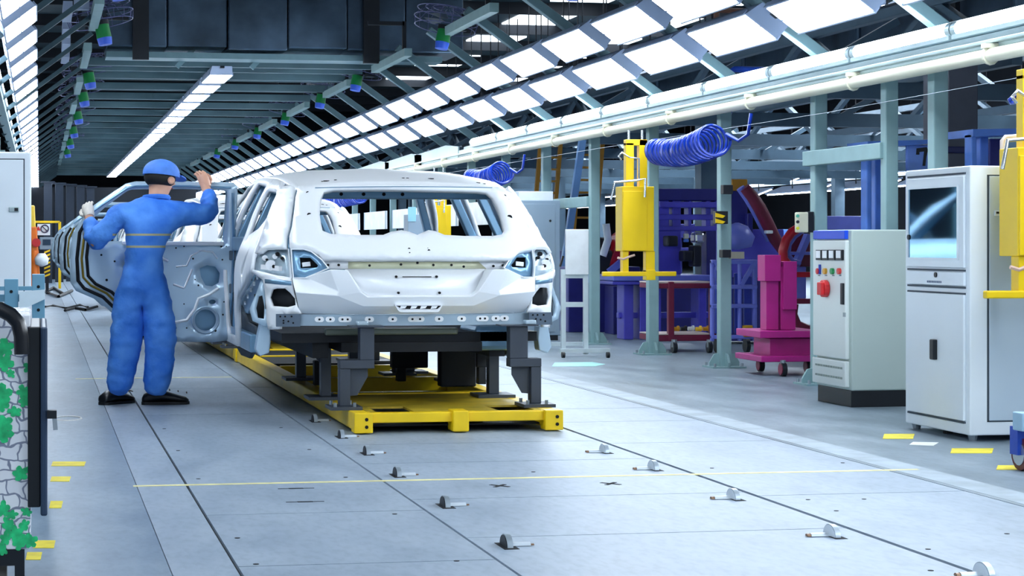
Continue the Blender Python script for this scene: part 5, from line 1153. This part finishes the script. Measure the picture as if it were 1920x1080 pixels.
part(rc, 'plate', M_WINE, 1478, 438, 1530, 500, Yr+.3, 0, .05); MB().bar(at(1490, 500, Yr+.2), at(1515, 440, Yr+.2), .1, .05).build('lilac_strut', M_LIL, rc); part(rc, 'lilac_rail', M_LIL, 1474, 472, 1530, 478, Yr+.15, 0, .1)
part(rc, 'red_rail', M_RED, 1485, 510, 1530, 520, Yr, 0, .1); part(rc, 'red_rail', M_WINE, 1485, 560, 1530, 570, Yr+.1, 0, .1); part(rc, 'back_plate', M_LIL, 1488, 500, 1512, 560, Yr+.25, 0, .05)
MB().tube([at(x, y, Yr) for x, y in [(1490,570),(1488,590),(1496,608),(1514,616),(1530,618)]], .04, 8).build('lower_arc', M_WINE, rc, smooth=60); part(rc, 'base', M_WINE, 1486, 618, 1530, 720, Yr+.2, 0, .3)
rp_ = thing('red_press_jig', 'dark red and lilac press jig behind the hanging yellow lift unit', 'jig', tuple(at(1160, 640, 24))[:2] + (0,))
MB().prism([at(1140,500,24), at(1152,470,24), at(1160,440,24), at(1176,428,24), at(1182,470,24), at(1176,500,24)], (0, .3, 0)).build('red_body', M_RED, rp_, bevel=.01); part(rp_, 'dark_drum', M_DARKM, 1122, 445, 1148, 490, 24.2, 0, .4, .05); MB().tube([at(1136,420,24), at(1140,450,24), at(1130,480,24)], .05, 8).build('white_pipe', M_WB, rp_, smooth=60)
MB().bar(at(1142, 510, 23.9), at(1166, 490, 23.9), .08, .08).build('lilac_arm', M_LIL, rp_); part(rp_, 'dark_base', M_PURD, 1066, 500, 1200, 640, 24.6, 0, .6); part(rp_, 'drum_head', M_DARKM, 1118, 468, 1150, 520, 24, 0, .3, .04)
# blue frames above the cabinets, one with a painted 7
def blue_frame(lab, x0, y0, x1, Y, seven):
    g = thing('fixture_rig', lab, 'frame', tuple(at((x0+x1)/2, 600, Y))[:2] + (0,))
    part(g, 'upright', M_BLUF, x0, y0+10, x0+10, 760, Y, 0, .12); part(g, 'upright', M_BLUF, x0+16, y0+16, x0+32, 760, Y+.25, 0, .1)
    a, b = at(x0, y0+14, Y), at(x1, y0, Y); MB().prism([(a.x, Y-.02, a.z-.01), (b.x, Y-.02, b.z-.03), (b.x, Y-.02, b.z), (a.x, Y-.02, a.z+.045)], (0, .4, 0)).build('top_rail', M_BLUF, g)
    part(g, 'back_sheet', M_PURD, x0+34, y0+20, x0+60, 760, Y+.4, 0, .05)
    if seven:
        part(g, 'number_panel', mat('panel_periwinkle', '#7ea2ee', .45, 0, .1), 1701, 272, 1748, 440, Y+.05, 0, .04)
        s7 = [(1719,278),(1738,276),(1740,282),(1737,294),(1735,311),(1730,311),(1732,294),(1733,284),(1724,285),(1724,290),(1718,290)]
        MB().prism([tuple(at(x, y, Y+.045)) for x, y in s7], (0, .006, 0)).build('painted_seven', M_BLK, g)
    return g
blue_frame('tall blue steel frame with a black painted 7 behind the columns', 1625, 262, 1748, 14.6, True)
blue_frame('tall blue steel frame right of the dark pillar, above the white cabinet', 1822, 240, 1990, 13.4, False)
pil = thing('dark_pillar', 'broad dark grey building pillar behind the frames at upper right', 'pillar', tuple(at(1805, 600, 16))[:2] + (0,))
part(pil, 'shaft', mat('pillar_grey', '#4a4f5c', .6), 1778, 60, 1834, 720, 16, 0, .5); part(pil, 'navy_band', mat('band_navy', '#1d2558', .5), 1776, 275, 1836, 287, 15.98, 0, .5); part(pil, 'plinth', M_DARKM, 1770, 700, 1842, 760, 15.95, 0, .6)
# more jigs deep in the bay
for k, (px, Y, w_, h0, m, lab) in enumerate([(1090,31,70,470,M_PURD,'dark purple jig far back between the board stand and columns'), (1290,33,120,420,M_PURD,'wide navy jig far back behind the large purple one'), (1440,30,90,430,M_BLUF,'blue jig far back behind the red ring frame'), (1585,22,70,405,M_LIL,'lilac jig above and behind the cream control cabinet'), (1010,38,60,455,M_PURD,'navy jig just right of the car roof, far back')]):
    g = thing('far_jig', lab, 'jig', tuple(at(px, 560, Y))[:2] + (0,), 'jigs deep in the bay')
    part(g, 'plate', m, px-w_*.5, h0, px+w_*.5, h0+26, Y, 0, .5); part(g, 'red_rail' if k == 3 else 'lower_plate', M_RED if k == 3 else M_PURD, px-w_*.5, h0+44, px+w_*.5, h0+62, Y, 0, .5)
    for s_ in (-.5, -.15, .2, .42): part(g, 'upright', m, px+w_*s_, h0+20, px+w_*(s_+.09), 640, Y, .1, .3)
# trusses, ducts, pipes and the lamps of the neighbouring lines
M_TRUSS = mat('truss_dark', '#40586a', .5, .2); M_PIPEB = mat('pipe_brown', '#5a3a2c', .6); M_WPIPE = mat('pipe_white', '#bccfdd', .4)
for k in range(5):
    X0 = 8.4 + 3.4*k
    tr = thing('roof_truss', 'dark roof truss running away over the right-hand bays, %s from the line' % ORD[k], 'truss', (X0, 40, 2.9), 'roof trusses over the bays')
    z0, z1 = 2.75 + .05*k, 3.45 + .05*k
    MB().bar((X0, 16, z0), (X0, 80, z0), .1, .1).build('lower_chord', M_TRUSS, tr); MB().bar((X0, 16, z1), (X0, 80, z1), .1, .1).build('upper_chord', M_TRUSS, tr)
    for i in range(20):
        y = 16 + 3.2*i; MB().bar((X0, y, z0), (X0, y+1.6, z1), .07, .07).build('web', M_TRUSS, tr); MB().bar((X0, y+1.6, z1), (X0, y+3.2, z0), .07, .07).build('web', M_TRUSS, tr)
    for y in (24, 44, 64): MB().box(X0-.12, X0+.12, y, y+.24, 0, z0).build('post', M_TRUSS, tr)
for k in range(9):
    y = 18 + 4.4*k
    tr = thing('cross_truss', 'dark cross beam spanning the right-hand bays, %s from the viewer' % ORD[k], 'truss', (14, y, 2.7), 'cross beams over the bays')
    MB().bar((6.6, y, 2.62), (17.5, y, 2.62), .12, .16).build('beam', M_TRUSS, tr)
    for i in range(4): MB().bar((7+2.4*i, y, 2.62), (8.2+2.4*i, y, 3.3), .07, .07).build('brace', M_TRUSS, tr)
dct = thing('bay_duct', 'dark metal air duct high over the right-hand bay', 'duct', (8.6, 30, 3.0))
for i in range(9): box('duct_section', M_FOIL, dct, 8.9, 9.9, 17+3.6*i, 20.5+3.6*i, 3.0, 3.7, .03)
for i in range(5): box('hanger', M_DARKM, dct, 8.8, 8.85, 18+7*i, 18.1+7*i, 3.0, 4.2)
M_LAMP2 = mat('far_tube', '#eef6ff', .4, emit=12.0)
def strip_row(x, z, tilt, y0, n, L_, lab, grp):
    for i in range(n):
        g = thing('strip_light', '%s, %s from the near end' % (lab, ORD[i]), 'light', (x, y0 + L_*i, z), grp); y = y0 + L_*i
        MB().add([(x-.22, y, z-.22*tilt), (x+.22, y, z+.22*tilt), (x+.22, y+L_*.8, z+.22*tilt), (x-.22, y+L_*.8, z-.22*tilt)], [(0,1,2,3)]).build('diffuser', M_LAMP2, g, solid=.02)
        for yy in (y+.4, y+L_*.5): MB().cyl((x, yy, z+.04), (x, yy, 7.2), .015, 6).build('hanger_rod', M_DARKM, g)
        MB().add([(x-.24, y-.05, z-.24*tilt+.04), (x+.24, y-.05, z+.24*tilt+.04), (x+.24, y+L_*.83, z+.24*tilt+.04), (x-.24, y+L_*.83, z-.24*tilt+.04)], [(0,1,2,3)]).build('housing', M_HOUS, g, solid=.03)
strip_row(11.6, 4.15, .5, 19, 12, 3.2, 'strip light high over the next bay, lower row', 'next bay lights, lower row')
strip_row(12.6, 4.70, .5, 19, 12, 3.2, 'strip light high over the next bay, upper row', 'next bay lights, upper row')
strip_row(19.0, 2.50, .4, 34, 10, 4.0, 'low strip light of the distant line on the right', 'distant line lights')
strip_row(21.5, 3.00, .4, 34, 10, 4.0, 'higher strip light of the distant line on the right', 'distant line lights, higher row')
pf = thing('pipe_frame', 'brown pipe rack with thin rails above the slanted lights, top right', 'pipe rack', (9.5, 22, 3.6))
for z in (3.8, 4.1): MB().cyl((7.2, 21.5, z), (11.1, 21.5, z), .03, 8).build('rail', M_PIPEB, pf)
for x in (7.6, 8.6, 10.8): MB().cyl((x, 21.5, 3.4), (x, 21.5, 5.2), .035, 8).build('post', M_PIPEB, pf)
wpf = thing('white_pipes', 'bundle of pale pipes under the roof at top right', 'pipes', (11, 26, 5))
for k in range(6): MB().cyl((7.5, 25+1.3*k, 4.9+.08*k), (11.1, 25+1.3*k, 5.0+.08*k), .06, 8).build('pipe', M_WPIPE, wpf, smooth=40)
bpz = thing('blue_pipe', 'blue pipe with square bends behind the eaves rail', 'pipe', tuple(at(1370, 160, 20)))
MB().tube([Vector((6.2, 17.36, 2.2))] + [at(x, y, 17.5) for x, y in [(1371,200),(1370,150),(1371,134),(1376,130),(1400,130),(1437,131)]], .03, 8).build('pipe_run', mat('pipe_cobalt', '#1f49b5', .4), bpz, smooth=60)
for k, (px, Y, py0) in enumerate([(1000, 30, 262), (1075, 27, 255)]):
    ld = thing('steel_ladder', 'ochre steel ladder leaning up among the far columns, %s' % ('left one' if k == 0 else 'right one'), 'ladder', tuple(at(px, 420, Y)), 'ochre ladders')
    a, b = fl(px-14, 457 + FPX*EYE/(Y*1.03)), at(px+14, py0, Y); M_OCH = mat('ladder_ochre', '#a8741e', .5)
    MB().bar(a, b, .06, .06).build('stile', M_OCH, ld); MB().bar(a + Vector((.35, .1, 0)), b + Vector((.35, .1, 0)), .06, .06).build('stile', M_OCH, ld)
    for i in range(15): t = (i+.5)/15; p = a + (b-a)*t; MB().bar(p, p + Vector((.35, .1, 0)), .05, .03).build('rung', M_OCH, ld)
br_ = thing('blue_brace', 'pale blue diagonal brace between the far columns', 'brace', tuple(at(1068, 385, 26))); MB().bar(at(1040, 618, 26), at(1092, 262, 26), .09, .09).build('bar', mat('brace_blue', '#6f9bd0', .4), br_)
